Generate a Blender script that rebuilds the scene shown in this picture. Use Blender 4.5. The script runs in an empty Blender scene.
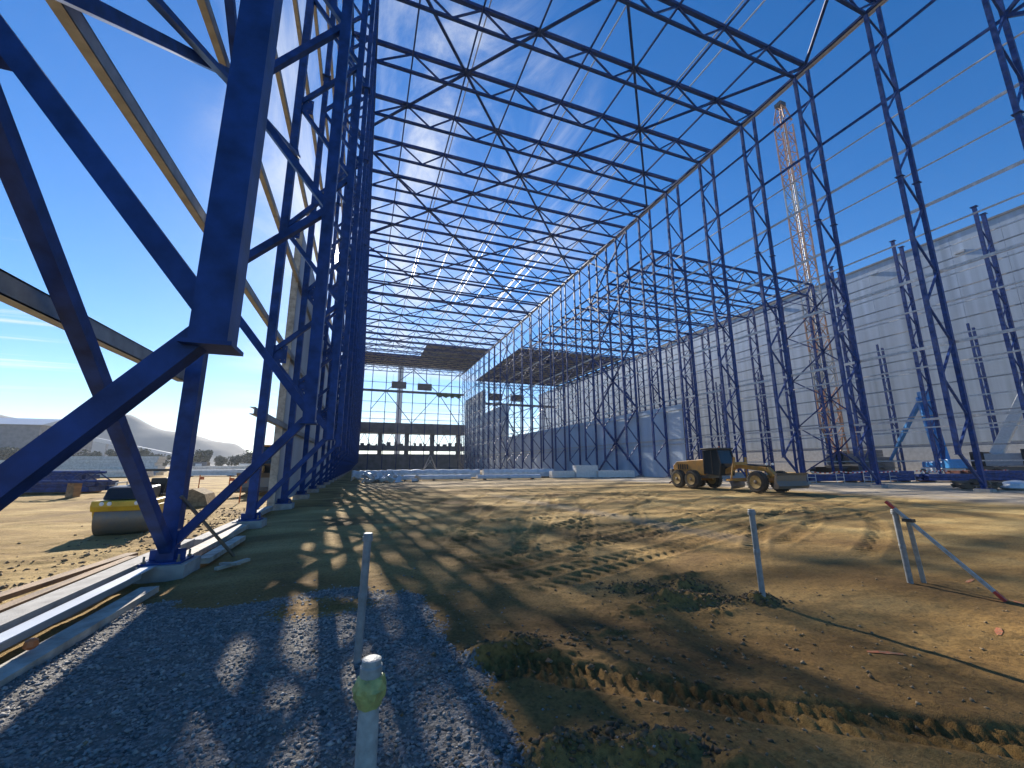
import bpy, math, random
import numpy as np
from mathutils import Vector, Matrix
random.seed(7); rng = np.random.default_rng(7)
S = bpy.context.scene
COL = S.collection
R = math.radians

# ------------------------------------------------------------------ materials
def mat(name, col, rough=.6, metal=0., var=.15, scale=3., bump=0., bscale=20., spec=.5, col2=None, stretch=None, thresh=None):
    m = bpy.data.materials.new(name); m.use_nodes = True
    nt = m.node_tree; N = nt.nodes; L = nt.links
    b = N['Principled BSDF']
    b.inputs['Roughness'].default_value = rough; b.inputs['Metallic'].default_value = metal
    b.inputs['Specular IOR Level'].default_value = spec
    tc = N.new('ShaderNodeTexCoord'); mp = N.new('ShaderNodeMapping')
    L.new(tc.outputs['Object'], mp.inputs['Vector'])
    if stretch: mp.inputs['Scale'].default_value = stretch
    no = N.new('ShaderNodeTexNoise'); no.inputs['Scale'].default_value = scale; no.inputs['Detail'].default_value = 6
    L.new(mp.outputs[0], no.inputs['Vector'])
    cr = N.new('ShaderNodeValToRGB')
    c2 = col2 if col2 else tuple(c*(1-var*1.6) for c in col)
    c1 = col if col2 else tuple(min(1, c*(1+var)) for c in col)
    lo, hi = thresh if thresh else (.3, .7)
    cr.color_ramp.elements[0].position = lo; cr.color_ramp.elements[1].position = hi
    cr.color_ramp.elements[0].color = (*c2, 1); cr.color_ramp.elements[1].color = (*c1, 1)
    L.new(no.outputs['Fac'], cr.inputs[0]); L.new(cr.outputs[0], b.inputs['Base Color'])
    if bump:
        n2 = N.new('ShaderNodeTexNoise'); n2.inputs['Scale'].default_value = bscale; n2.inputs['Detail'].default_value = 5
        L.new(tc.outputs['Object'], n2.inputs['Vector'])
        bp = N.new('ShaderNodeBump'); bp.inputs['Strength'].default_value = bump; bp.inputs['Distance'].default_value = .02
        L.new(n2.outputs['Fac'], bp.inputs['Height']); L.new(bp.outputs[0], b.inputs['Normal'])
    return m
M = {}
M['blue'] = mat('blue_steel_paint', (.010, .045, .195), .5, 0, .3, 4, .1, 40, .3)
M['blue2'] = mat('blue_steel_paint_roof', (.005, .032, .15), .5, 0, .18, 2.5, 0, 20, .3)
M['galv'] = mat('galvanised_steel', (.60, .60, .59), .45, .3, .15, 5)
M['galvb'] = mat('galvanised_weathered', (.37, .37, .365), .55, .3, .15, 5)
M['clad'] = mat('wall_cladding', (.46, .51, .55), .5, .1, .12, .5, stretch=(1, 1, .12))
M['bigclad'] = mat('wall_cladding_stained', (.40, .46, .53), .42, .1, .17, .9, stretch=(1, 1, .035))
M['panel'] = mat('inner_panel', (.56, .65, .74), .5, .0, .08, .6, stretch=(1, 1, .2))
M['edge'] = mat('panel_edge', (.42, .38, .31), .8, 0, .25, 5, .4, 30)
M['deck'] = mat('roof_deck', (.20, .21, .22), .5, .2, .2, .8)
M['conc'] = mat('concrete', (.36, .34, .31), .85, 0, .18, 4, .4, 60)
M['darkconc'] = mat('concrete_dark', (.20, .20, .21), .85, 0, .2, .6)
M['wood'] = mat('timber', (.30, .19, .10), .8, 0, .3, 6, .4, 40, stretch=(1, .2, 1))
M['yellow'] = mat('machine_yellow', (.60, .28, .035), .45, 0, .25, 3, col2=(.36, .20, .06))
M['yellow2'] = mat('roller_yellow', (.62, .40, .03), .4, 0, .2, 3)
M['black'] = mat('black_plastic', (.018, .018, .02), .4, 0, .3, 3)
M['glass'] = mat('dark_glass', (.02, .03, .035), .08, 0, .1, 1)
M['tyre'] = mat('tyre_rubber', (.035, .033, .03), .85, 0, .3, 4, .4, 30, col2=(.09, .075, .05))
M['rim'] = mat('dusty_rim', (.42, .28, .09), .6, 0, .2, 5)
M['steel'] = mat('worn_steel', (.18, .17, .16), .5, .4, .3, 6, .3, 30, col2=(.24, .19, .13))
M['white'] = mat('white_paint', (.72, .72, .70), .45, 0, .08, 4)
M['wrap'] = mat('white_wrap', (.70, .71, .72), .3, 0, .12, 2, .6, 6)
M['red'] = mat('red_paint', (.55, .05, .035), .5)
M['orange'] = mat('orange_paint', (.60, .16, .04), .5)
M['spray'] = mat('sprayed_sand', (.50, .15, .06), .9, 0, .3, 30, .5, 60, col2=(.34, .20, .09), thresh=(.42, .55))
M['pvc'] = mat('grey_pvc', (.25, .26, .26), .5, 0, .15, 14, .2, 60)
M['pvcw'] = mat('pale_pvc', (.36, .38, .36), .5, 0, .2, 14, .3, 60)
M['tape'] = mat('yellow_tape', (.40, .42, .14), .4, 0, .2, 18, .8, 25)
M['cyan'] = mat('cyan_blue_paint', (.03, .25, .60), .35, 0, .15, 2)
M['green'] = mat('green_net', (.10, .16, .06), .8, 0, .4, 3)
M['maroon'] = mat('rust', (.16, .05, .03), .8, 0, .3, 3)
M['lamp'] = mat('headlight_glass', (.8, .8, .78), .15, 0, .05, 3)
M['crane'] = mat('crane_red', (.46, .24, .14), .5, 0, .2, 2)
M['slag'] = mat('slag_heap', (.17, .15, .125), .95, 0, .3, .02, 0, 1, col2=(.13, .125, .11))
M['teal'] = mat('teal_paint', (.06, .28, .28), .5)
M['leaf'] = mat('foliage', (.11, .115, .06), .8, 0, .4, .4, col2=(.06, .07, .04))
M['bark'] = mat('bark', (.10, .08, .06), .9)
M['stone'] = mat('crushed_stone', (.42, .39, .35), .8, 0, .5, 9, col2=(.13, .125, .12))
M['dirt'] = mat('dirt_clod', (.25, .18, .10), .95, 0, .3, 9)
M['earth'] = mat('dark_earth', (.17, .11, .055), .95, 0, .4, 12)
M['brown'] = mat('brown_tarp', (.12, .09, .06), .8)
M['grey'] = mat('light_grey_paint', (.48, .50, .52), .4, 0, .1, 2)

# ------------------------------------------------------------------ mesh helpers
class MB:
    def __init__(s): s.v = []; s.f = []; s.m = []; s.mats = []
    def mi(s, m):
        if m not in s.mats: s.mats.append(m)
        return s.mats.index(m)
    def add(s, vs, fs, m=None):
        o = len(s.v); s.v += [tuple(v) for v in vs]; s.f += [tuple(i+o for i in f) for f in fs]
        s.m += [s.mi(m)]*len(fs); return s
    def box(s, c, size, rot=None, m=None, taper=None):
        hx, hy, hz = (d/2 for d in size)
        vs = []
        for dz in (-1, 1):
            tx, ty = (taper if (taper and dz > 0) else (1, 1))
            for dx, dy in ((-1, -1), (1, -1), (1, 1), (-1, 1)):
                vs.append(Vector((dx*hx*tx, dy*hy*ty, dz*hz)))
        if rot is not None: vs = [rot @ v for v in vs]
        c = Vector(c); vs = [v+c for v in vs]
        return s.add(vs, [(0, 3, 2, 1), (4, 5, 6, 7), (0, 1, 5, 4), (1, 2, 6, 5), (2, 3, 7, 6), (3, 0, 4, 7)], m)
    def bar(s, a, b, w, d=None, up=(0, 0, 1), m=None):
        a = Vector(a); b = Vector(b); d = d or w
        z = (b-a); L = z.length; z.normalize()
        u = Vector(up)
        if abs(z.dot(u)) > .98: u = Vector((0, 1, 0))
        x = u.cross(z).normalized(); y = z.cross(x)
        rot = Matrix((x, y, z)).transposed()
        return s.box((a+b)/2, (w, d, L), rot, m)
    def hbar(s, a, b, w, d, t=.03, up=(0, 0, 1), m=None):
        # I section: web + two flanges, d along 'up'
        a = Vector(a); b = Vector(b)
        z = (b-a).normalized(); u = Vector(up); x = u.cross(z).normalized(); y = z.cross(x)
        s.bar(a, b, t, d-2*t-.002, up, m)
        for sg in (1, -1):
            o = y*(d/2-t/2)*sg; s.bar(a+o, b+o, w, t, up, m)
        return s
    def cyl(s, a, b, r, r2=None, n=14, m=None, caps=True):
        a = Vector(a); b = Vector(b); r2 = r if r2 is None else r2
        z = (b-a).normalized(); u = Vector((0, 0, 1)) if abs(z.z) < .9 else Vector((1, 0, 0))
        x = u.cross(z).normalized(); y = z.cross(x)
        vs = [a+(x*math.cos(t)+y*math.sin(t))*r for t in [2*math.pi*i/n for i in range(n)]]
        vs += [b+(x*math.cos(t)+y*math.sin(t))*r2 for t in [2*math.pi*i/n for i in range(n)]]
        fs = [(i, (i+1) % n, n+(i+1) % n, n+i) for i in range(n)]
        if caps: fs += [tuple(range(n-1, -1, -1)), tuple(range(n, 2*n))]
        return s.add(vs, fs, m)
    def lathe(s, c, axis, prof, n=20, m=None):
        # prof: list of (offset along axis, radius)
        z = Vector(axis).normalized(); c = Vector(c)
        u = Vector((0, 0, 1)) if abs(z.z) < .9 else Vector((1, 0, 0))
        x = u.cross(z).normalized(); y = z.cross(x); vs = []; fs = []
        for (o, r) in prof:
            vs += [c+z*o+(x*math.cos(2*math.pi*i/n)+y*math.sin(2*math.pi*i/n))*r for i in range(n)]
        for k in range(len(prof)-1):
            fs += [(k*n+i, k*n+(i+1) % n, (k+1)*n+(i+1) % n, (k+1)*n+i) for i in range(n)]
        fs += [tuple(range(n-1, -1, -1)), tuple(range((len(prof)-1)*n, len(prof)*n))]
        return s.add(vs, fs, m)
    def prism(s, pts, axis, a, b, m=None):
        # pts 2-D outline; axis 'x': pts=(y,z), 'y': pts=(x,z), 'z': pts=(x,y)
        def P(p, t): return {'x': (t, p[0], p[1]), 'y': (p[0], t, p[1]), 'z': (p[0], p[1], t)}[axis]
        n = len(pts); vs = [P(p, a) for p in pts]+[P(p, b) for p in pts]
        fs = [tuple(range(n-1, -1, -1)), tuple(range(n, 2*n))]+[(i, (i+1) % n, n+(i+1) % n, n+i) for i in range(n)]
        return s.add(vs, fs, m)
    def obj(s, name, m, parent=None, smooth=False, bevel=0):
        me = bpy.data.meshes.new(name); me.from_pydata(s.v, [], s.f)
        if None in s.mats and len(s.mats) == 1 or not s.mats: me.materials.append(M[m])
        else:
            for k in s.mats: me.materials.append(M[k or m])
            me.polygons.foreach_set('material_index', s.m)
        import bmesh
        bm = bmesh.new(); bm.from_mesh(me); bmesh.ops.recalc_face_normals(bm, faces=bm.faces)
        bm.to_mesh(me); bm.free()
        if smooth:
            me.polygons.foreach_set('use_smooth', [True]*len(me.polygons)); me.set_sharp_from_angle(angle=R(35))
        o = bpy.data.objects.new(name, me); COL.objects.link(o)
        if parent: o.parent = parent
        if bevel:
            bv = o.modifiers.new('bevel', 'BEVEL'); bv.width = bevel; bv.segments = 2; bv.limit_method = 'ANGLE'
        return o
def tag(o, label=None, cat=None, group=None, kind=None):
    if label: o['label'] = label
    if cat: o['category'] = cat
    if group: o['group'] = group
    if kind: o['kind'] = kind
    return o
def empty(name, loc=(0, 0, 0), rz=0):
    o = bpy.data.objects.new(name, None); COL.objects.link(o); o.location = loc; o.rotation_euler = (0, 0, rz)
    o.empty_display_size = .2; return o
KIDS = {}
def copy_tree(o, parent=None):
    if o.name not in KIDS: KIDS[o.name] = list(o.children)
    c = o.copy(); COL.objects.link(c); c.parent = parent; KIDS[c.name] = []
    for ch in KIDS[o.name]: copy_tree(ch, c)
    return c
ORD = ['first', 'second', 'third', 'fourth', 'fifth', 'sixth', 'seventh', 'eighth', 'ninth', 'tenth', 'eleventh', 'twelfth', 'thirteenth', 'fourteenth', 'fifteenth', 'sixteenth', 'seventeenth', 'eighteenth', 'nineteenth', 'twentieth', 'twenty-first', 'twenty-second', 'twenty-third', 'twenty-fourth', 'twenty-fifth', 'twenty-sixth', 'twenty-seventh', 'twenty-eighth', 'twenty-ninth', 'thirtieth', 'thirty-first']

# ------------------------------------------------------------------ layout (metres)
B = 6.0; Y0 = 3.46; NB = 27
XL, XLi, XR, XRi = -3.17, -1.08, 39.1, 36.96
ZB, ZT = 38.5, 40.65
ONODE = [5.05+5.32*k for k in range(7)]           # outer nodes 5.05 .. 36.97
INODE = [2.6]+[7.75+5.28*k for k in range(6)]       # inner nodes 2.6, 7.75 .. 34.15
YE = Y0+B*NB                                       # far end 165.46

# ------------------------------------------------------------------ noise for the ground
def vnoise(x, y, seed):
    g = np.random.default_rng(seed).random((256, 256))
    xi = np.floor(x).astype(int); yi = np.floor(y).astype(int); fx = x-xi; fy = y-yi
    fx = fx*fx*(3-2*fx); fy = fy*fy*(3-2*fy)
    a = g[xi % 256, yi % 256]; b = g[(xi+1) % 256, yi % 256]; c = g[xi % 256, (yi+1) % 256]; d = g[(xi+1) % 256, (yi+1) % 256]
    return (a*(1-fx)+b*fx)*(1-fy)+(c*(1-fx)+d*fx)*fy-.5
def fbm(x, y, f, seed, o=4):
    s = 0; a = 1.
    for k in range(o): s = s+a*vnoise(x*f, y*f, seed+k); a *= .5; f *= 2.03
    return s
def sst(x, a, b):
    t = np.clip((x-a)/(b-a), 0, 1); return t*t*(3-2*t)
TR = [  # wheel tracks: (x0,y0,heading deg,curvature,length,halfgauge)
    (6, 9, 62, -.02, 26, 1.0), (12, 8, 80, -.02, 25, 1.0), (4, 12, 30, .015, 30, .9), (18, 10, 110, -.02, 26, 1.0),
    (8, 20, 10, .02, 24, 1.0), (3, 16, 75, -.015, 34, .9), (9, 6.5, 20, .03, 22, .8), (22, 18, 150, -.02, 26, 1.), (14, 24, -10, .02, 22, 1.),
    (11, 14, 45, -.03, 20, 1.), (2.5, 8.5, 70, -.01, 40, .8), (7, 7.5, 40, -.02, 30, 1.1), (5, 26, 5, .01, 28, 1.), (16, 15, 20, -.03, 20, 1.),
    (1.5, 6.6, 24, -.012, 22, .75), (1.2, 7.6, 12, .02, 20, .8), (1.8, 9.6, 20, .01, 26, 1.0), (.5, 11, 55, -.02, 26, .9), (3, 7.2, 55, .012, 30, .7), (2, 13, -8, .02, 30, 1.), (13, 10.5, 8, .02, 18, .9)]
def ruts(x, y):
    h = np.zeros_like(x); br = np.zeros_like(x)
    for (x0, y0, hd, k, Ln, g) in TR:
        hd = R(hd); n = (-math.sin(hd), math.cos(hd)); cx = x0+n[0]/k; cy = y0+n[1]/k; r = abs(1/k)
        dx = x-cx; dy = y-cy; rad = np.hypot(dx, dy); ang = np.arctan2(dy, dx); a0 = math.atan2(y0-cy, x0-cx)
        da = (ang-a0)*(1 if k > 0 else -1); da = (da+math.pi) % (2*math.pi)-math.pi; s = da*r
        w = sst(s, 0, 2)*(1-sst(s, Ln-3, Ln))
        for sg in (-1, 1):
            d = rad-r+sg*g
            prof = -np.exp(-(d/.2)**4)*.026+np.exp(-((np.abs(d)-.29)/.07)**2)*.022
            lug = np.exp(-(d/.2)**6)*.022*np.clip(3*np.sin(2*math.pi*(s/.30+np.abs(d)*1.6)), -1, 1)
            h += w*(prof+lug)*.9; br += w*np.exp(-(d/.25)**4)
    return h, br
def gravel(x, y):
    e = .98-.10*np.maximum(0, y-5.2)**2+fbm(x, y, 1.1, 31)*.6
    m = 1-sst(x, e-.12, e+.12)
    top = 7.3+fbm(x, y, .8, 41)*1.6
    m = m*(1-sst(y, top-.25, top+.25))
    tong = np.exp(-(((x+.35)/.75)**2+((y-6.6)/.42)**2)**2)
    m = m*(1-tong*.95)
    return np.clip(m*sst(x, -3.3, -3.1), 0, 1)
def height(x, y):
    near = np.exp(-((np.hypot(x-3, y-10)/45)**4))
    h = fbm(x, y, .22, 3)*.09*near+fbm(x, y, 1.3, 11)*.03*near
    fine = np.exp(-(np.hypot(x-3, y-4)/11)**4)
    g = gravel(x, y)
    h += (fbm(x, y, 6, 17, 3)*.013+fbm(x, y, 17, 19, 2)*.006)*fine*(1-g)+fbm(x, y, 9, 23, 3)*.012*g*fine
    rg, _ = ruts(x, y); h += rg*(1-g)
    # lugged tyre track across the foreground
    xx = np.clip(x, .2, 9); t = xx-1.6
    fy = np.where(t > 0, 4.12-.93*t+.05*t*t, 4.12+.12*t)
    fp = np.where(t > 0, -.93+.10*t, .12); dn = (y-fy)/np.sqrt(1+fp*fp); s = t*np.sqrt(1+fp*fp)
    w = sst(x, .1, .6)*(1-sst(x, 8, 9))
    rid = .035+.10*(1-sst(x, 1.6, 3.4))
    w = w*(1-g*.85)
    h += w*(-.03*np.exp(-(dn/.17)**4)+rid*np.exp(-(np.where(dn > .24, (dn-.24)/.30, (dn-.24)/.075))**2)*(.8+.7*vnoise(x*1.7, y*1.7, 55)+.5*fbm(x, y, 7, 56, 3))+.015*np.exp(-((dn+.24)/.06)**2))
    row = np.exp(-((np.abs(dn)-.085)/.062)**6)
    ph = s/.125+np.where(dn > 0, .5, 0)+np.abs(dn)*1.5
    blk = sst(np.abs((ph % 1)-.5), .12, .2); blk = 1-blk
    h += w*.06*row*blk*(.85+.9*vnoise(x*5, y*5, 57)+.4*fbm(x, y, 14, 58, 2))
    # heaps and ridges
    for (cx, cy, rx, ry, a) in ((1.45, 2.86, .38, .14, .12), (1.95, 2.62, .35, .14, .09), (2.4, 2.3, .3, .15, .07), (3.0, 4.5, .6, .1, .03), (4.35, 5.2, .35, .25, .13), (4.9, 4.95, .28, .18, .10),
                                (5.0, 5.6, .3, .2, .11), (4.2, 5.9, .35, .2, .10), (5.52, 4.75, .18, .14, .13), (4.6, 4.6, .25, .12, .08), (3.6, 5.0, .4, .15, .06), (5.4, 6.2, .5, .16, .07), (-.1,6.55,.9,.1,.035)):
        q = ((x-cx)/rx)**2+((y-cy)/ry)**2
        m_ = np.exp(-q); h += a*m_*(1+1.6*fbm(x, y, 4.5, 71, 4))+np.minimum(m_, .5)*fbm(x, y, 11, 73, 4)*.045
    # soft boot and machine ridges between
    h += .05*np.clip(fbm(x, y, 2.6, 83, 3), 0, 1)*np.exp(-(((x-3.6)/2.2)**2+((y-5.6)/1.4)**2))
    # rubble outside the left edge beam
    out = 1-sst(x, -4.6, -4.0)
    h += out*near*(fbm(x, y, .7, 91)*.10+fbm(x, y, 4, 97, 3)*.035*np.exp(-(np.hypot(x+5.5, y-8)/6)**2))
    # keep it low under the edge beams
    h -= .04*np.exp(-((x+3.4)/.7)**4)
    far = 1-np.exp(-((np.hypot(x, y)/400)**4))
    h += far*fbm(x, y, .003, 5)*2
    return h
def H(x, y): return float(height(np.array([float(x)]), np.array([float(y)]))[0])

def build_ground():
    def lines(segs):
        out = []
        for a, b, st in segs: out.append(np.arange(a, b-1e-6, st))
        return np.concatenate(out)
    far = [x for x in (3000, 1500, 800, 500, 350, 250, 180, 140, 110, 90, 75, 62, 52)]
    xs = np.concatenate([[-f for f in far], lines([(-44, -20, 1.5), (-20, -8, .4), (-8, -3, .08), (-3, 0, .035), (0, 6.2, .02), (6.2, 11, .05), (11, 20, .12), (20, 44, .4)]), far[::-1]])
    ys = np.concatenate([[-3000, -800, -200, -60, -20, -8], lines([(-3, 1, .3), (1, 1.8, .05), (1.8, 5, .02), (5, 8, .03), (8, 14, .055), (14, 26, .12), (26, 44, .35), (44, 70, 1.), (70, 180, 5)]), [180, 220, 280, 360, 500, 800, 1500, 4000]])
    X, Y = np.meshgrid(xs, ys)
    Z = height(X, Y)
    nx, ny = len(xs), len(ys)
    me = bpy.data.meshes.new('ground')
    co = np.stack([X.ravel(), Y.ravel(), Z.ravel()], 1).astype(np.float32)
    me.vertices.add(nx*ny); me.vertices.foreach_set('co', co.ravel())
    i = np.arange((nx-1)*(ny-1)); r = i//(nx-1); c = i % (nx-1); a = r*nx+c
    F = np.stack([a, a+1, a+nx+1, a+nx], 1).astype(np.int32)
    me.loops.add(F.size); me.loops.foreach_set('vertex_index', F.ravel())
    me.polygons.add(len(F)); me.polygons.foreach_set('loop_start', np.arange(0, F.size, 4, dtype=np.int32))
    me.polygons.foreach_set('use_smooth', np.ones(len(F), dtype=bool))
    me.update(calc_edges=True); me.validate()
    at = me.attributes.new('gravel', 'FLOAT', 'POINT'); at.data.foreach_set('value', gravel(X, Y).ravel().astype(np.float32))
    _, br = ruts(X, Y)
    at = me.attributes.new('track', 'FLOAT', 'POINT'); at.data.foreach_set('value', np.clip(br, 0, 1).ravel().astype(np.float32))
    # pale dry fines: the haul strip in front of the right wall and a swept line across the floor
    d = np.abs((X-10.2)*.94+(Y-9)*.25)/1.0
    pale = np.exp(-((Y-(24+.0*X))/3.2)**2)*sst(X, 8, 16)*.0+np.exp(-((X-(9.2-.06*(Y-9)))/.55)**4)*sst(Y, 7, 9)*(1-sst(Y, 24, 27))*.28+sst(X, 27, 31)*.85*(1-sst(X, 70, 90))
    pale += np.exp(-((Y-42-X*.12)/9)**4)*sst(X, -2, 2)*.35
    at = me.attributes.new('pale', 'FLOAT', 'POINT'); at.data.foreach_set('value', np.clip(pale, 0, 1).ravel().astype(np.float32))
    shade_m = (1-sst(Y+.25*X+fbm(X, Y, .35, 61)*4, 6, 15))*sst(X, -3.6, -3.)  # near sand coloured darker, partly to deepen the shade lying there
    at = me.attributes.new('near_shade', 'FLOAT', 'POINT'); at.data.foreach_set('value', np.clip(shade_m, 0, 1).ravel().astype(np.float32))
    # material
    m = bpy.data.materials.new('ground'); m.use_nodes = True; nt = m.node_tree; N = nt.nodes; L = nt.links; b = N['Principled BSDF']
    b.inputs['Roughness'].default_value = .95; b.inputs['Specular IOR Level'].default_value = .25
    tc = N.new('ShaderNodeTexCoord')
    def noise(sc, det=6, st=None, dist=0):
        n = N.new('ShaderNodeTexNoise'); n.inputs['Scale'].default_value = sc; n.inputs['Detail'].default_value = det; n.inputs['Distortion'].default_value = dist
        if st:
            mp = N.new('ShaderNodeMapping'); mp.inputs['Scale'].default_value = st; L.new(tc.outputs['Object'], mp.inputs[0]); L.new(mp.outputs[0], n.inputs['Vector'])
        else: L.new(tc.outputs['Object'], n.inputs['Vector'])
        return n.outputs['Fac']
    def ramp(fac, stops):
        r = N.new('ShaderNodeValToRGB'); e = r.color_ramp.elements
        e[0].position, e[0].color = stops[0][0], (*stops[0][1], 1); e[1].position, e[1].color = stops[-1][0], (*stops[-1][1], 1)
        for p, c in stops[1:-1]: x = e.new(p); x.color = (*c, 1)
        L.new(fac, r.inputs[0]); return r.outputs[0]
    def mix(f, a, b2, mode='MIX'):
        x = N.new('ShaderNodeMix'); x.data_type = 'RGBA'; x.blend_type = mode
        if isinstance(f, float): x.inputs[0].default_value = f
        else: L.new(f, x.inputs[0])
        L.new(a, x.inputs[6]); L.new(b2, x.inputs[7]); return x.outputs[2]
    def attr(n): a = N.new('ShaderNodeAttribute'); a.attribute_name = n; return a.outputs['Fac']
    def mth(op, a, b2):
        x = N.new('ShaderNodeMath'); x.operation = op; x.use_clamp = True
        for i_, v in enumerate((a, b2)):
            if isinstance(v, (int, float)): x.inputs[i_].default_value = v
            else: L.new(v, x.inputs[i_])
        return x.outputs[0]
    sand = ramp(noise(.35, 8, None, .5), [(.3, (.215, .132, .046)), (.5, (.43, .285, .10)), (.7, (.58, .415, .17))])
    spk = ramp(noise(26, 4), [(.35, (.55, .52, .48)), (.55, (1, 1, 1)), (.75, (1.15, 1.12, 1.05))])
    sand = mix(.7, sand, spk, 'MULTIPLY')
    streak = ramp(noise(.5, 5, (.35, 2.2, 1)), [(.4, (.62, .58, .52)), (.58, (1, 1, 1))])
    sand = mix(.6, sand, streak, 'MULTIPLY')
    dark = ramp(noise(1.3, 4), [(.3, (.55, .5, .45)), (.7, (.85, .82, .8))])
    sand = mix(mth('MULTIPLY', attr('track'), .3), sand, mix(1., sand, dark, 'MULTIPLY'))
    pl = ramp(noise(2, 6), [(.3, (.40, .35, .28)), (.7, (.56, .50, .42))])
    sand = mix(mth('MULTIPLY', attr('pale'), mth('ADD', noise(.7), .25)), sand, pl)
    shade_tint = N.new('ShaderNodeRGB'); shade_tint.outputs[0].default_value = (.66, .58, .49, 1)  # multiplier that puts a browner, deeper shade into the near sand colour
    sand = mix(mth('MULTIPLY', attr('near_shade'), mth('ADD', noise(.9), .45)), sand, mix(1., sand, shade_tint.outputs[0], 'MULTIPLY'))
    vo = N.new('ShaderNodeTexVoronoi'); vo.inputs['Scale'].default_value = 38; L.new(tc.outputs['Object'], vo.inputs['Vector'])
    sep = N.new('ShaderNodeSeparateColor'); L.new(vo.outputs['Color'], sep.inputs[0])
    grv = ramp(sep.outputs[0], [(0, (.075, .07, .065)), (.5, (.185, .175, .16)), (1, (.36, .34, .31))])
    fines = ramp(noise(3.2, 6), [(.42, (0, 0, 0)), (.62, (.75, .75, .75))])
    dust = ramp(noise(5, 6), [(.3, (.13, .12, .105)), (.7, (.24, .225, .19))])
    grv = mix(fines, grv, dust)
    ge = N.new('ShaderNodeMapRange'); ge.interpolation_type = 'SMOOTHSTEP'; ge.inputs[1].default_value = .42; ge.inputs[2].default_value = .58
    ga = N.new('ShaderNodeMath'); ga.operation = 'MULTIPLY_ADD'; L.new(sep.outputs[1], ga.inputs[0]); ga.inputs[1].default_value = .7; L.new(attr('gravel'), ga.inputs[2])
    gs = N.new('ShaderNodeMath'); gs.operation = 'SUBTRACT'; L.new(ga.outputs[0], gs.inputs[0]); gs.inputs[1].default_value = .35; L.new(gs.outputs[0], ge.inputs[0])
    col = mix(ge.outputs[0], sand, grv)
    L.new(col, b.inputs['Base Color'])
    bp = N.new('ShaderNodeBump'); bp.inputs['Strength'].default_value = .8; bp.inputs['Distance'].default_value = .016
    gb = mth('MULTIPLY', attr('gravel'), mth('SUBTRACT', 1., vo.outputs['Distance']))
    hb = mth('ADD', mth('MULTIPLY', noise(45, 5), .6), gb)
    hb2 = N.new('ShaderNodeMath'); hb2.operation = 'ADD'; L.new(hb, hb2.inputs[0]); L.new(noise(130, 3), hb2.inputs[1]); L.new(hb2.outputs[0], bp.inputs['Height'])
    bp2 = N.new('ShaderNodeBump'); bp2.inputs['Strength'].default_value = .75; bp2.inputs['Distance'].default_value = .06
    L.new(noise(4.5, 6), bp2.inputs['Height']); L.new(bp2.outputs[0], bp.inputs['Normal']); L.new(bp.outputs[0], b.inputs['Normal'])
    me.materials.append(m)
    o = bpy.data.objects.new('ground', me); COL.objects.link(o); tag(o, 'sandy brown building site ground with wheel tracks', 'ground', kind='structure')
build_ground()

def scatter(name, label, n, fn, smin, smax, m, cat):
    P = []
    while len(P) < n:
        x, y = fn()
        if x is not None: P.append((x, y))
    P = np.array(P); z = height(P[:, 0], P[:, 1])
    oct_ = np.array([(1, 0, 0), (-1, 0, 0), (0, 1, 0), (0, -1, 0), (0, 0, 1), (0, 0, -1)], float)
    tri = np.array([(0, 2, 4), (2, 1, 4), (1, 3, 4), (3, 0, 4), (2, 0, 5), (1, 2, 5), (3, 1, 5), (0, 3, 5)])
    s = smin+(smax-smin)*rng.random(n)**2.5
    V = oct_[None]*(s[:, None, None])*(.6+.8*rng.random((n, 6, 1)))+rng.normal(0, .25, (n, 6, 3))*s[:, None, None]
    V[:, :, 2] *= .7
    V += np.stack([P[:, 0], P[:, 1], z+s*.25], 1)[:, None, :]
    F = tri[None]+(np.arange(n)*6)[:, None, None]
    me = bpy.data.meshes.new(name); me.vertices.add(n*6); me.vertices.foreach_set('co', V.ravel().astype(np.float32))
    F = F.reshape(-1, 3).astype(np.int32); me.loops.add(F.size); me.loops.foreach_set('vertex_index', F.ravel())
    me.polygons.add(len(F)); me.polygons.foreach_set('loop_start', np.arange(0, F.size, 3, dtype=np.int32)); me.update(calc_edges=True); me.validate()
    me.materials.append(M[m]); o = bpy.data.objects.new(name, me); COL.objects.link(o); tag(o, label, cat, kind='stuff')
def fg():
    x = rng.uniform(-3.1, 2.0); y = rng.uniform(1.2, 8.2)
    return (x, y) if rng.random() < float(gravel(np.array([x]), np.array([y]))[0])+.01 else (None, None)
def gen(n):
    X = rng.uniform(-3.1, 2.0, n*4); Y = 1.2+7*rng.random(n*4); g = gravel(X, Y)+.012
    k = rng.random(n*4) < g; return X[k], Y[k]
gx, gy = gen(26000); gi = iter(zip(gx, gy))
scatter('gravel', 'loose blue grey crushed stone covering the near left ground', 26000, lambda: next(gi), .004, .024, 'stone', 'gravel')
scatter('rubble', 'brown stones and clods beside the timber planks on the left', 1500, lambda: (-3.9-abs(rng.normal(0, 1.3)), rng.uniform(4.5, 22)), .01, .06, 'dirt', 'rubble')
scatter('dirt_clods', 'small clods of dry earth lying about the sandy floor', 1700, lambda: (rng.normal(3.6, 2.2), abs(rng.normal(2.2, 2.6))+1.6), .003, .022, 'dirt', 'clods')

HP = ((1.45, 2.86, .35, .14), (1.95, 2.62, .35, .14), (1.9, 4.4, .6, .16), (4.35, 5.2, .35, .25), (4.9, 4.95, .28, .18), (5.0, 5.6, .3, .2), (4.2, 5.9, .35, .2), (5.52, 4.75, .16, .14), (2.8, 3.6, .9, .5))
def fh():
    c = HP[rng.integers(len(HP))]; return (rng.normal(c[0], c[2]), rng.normal(c[1], c[3]))
scatter('crumbled_earth', 'broken crumbs of dark earth on the low heaps', 2600, fh, .004, .034, 'earth', 'clods')
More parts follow.
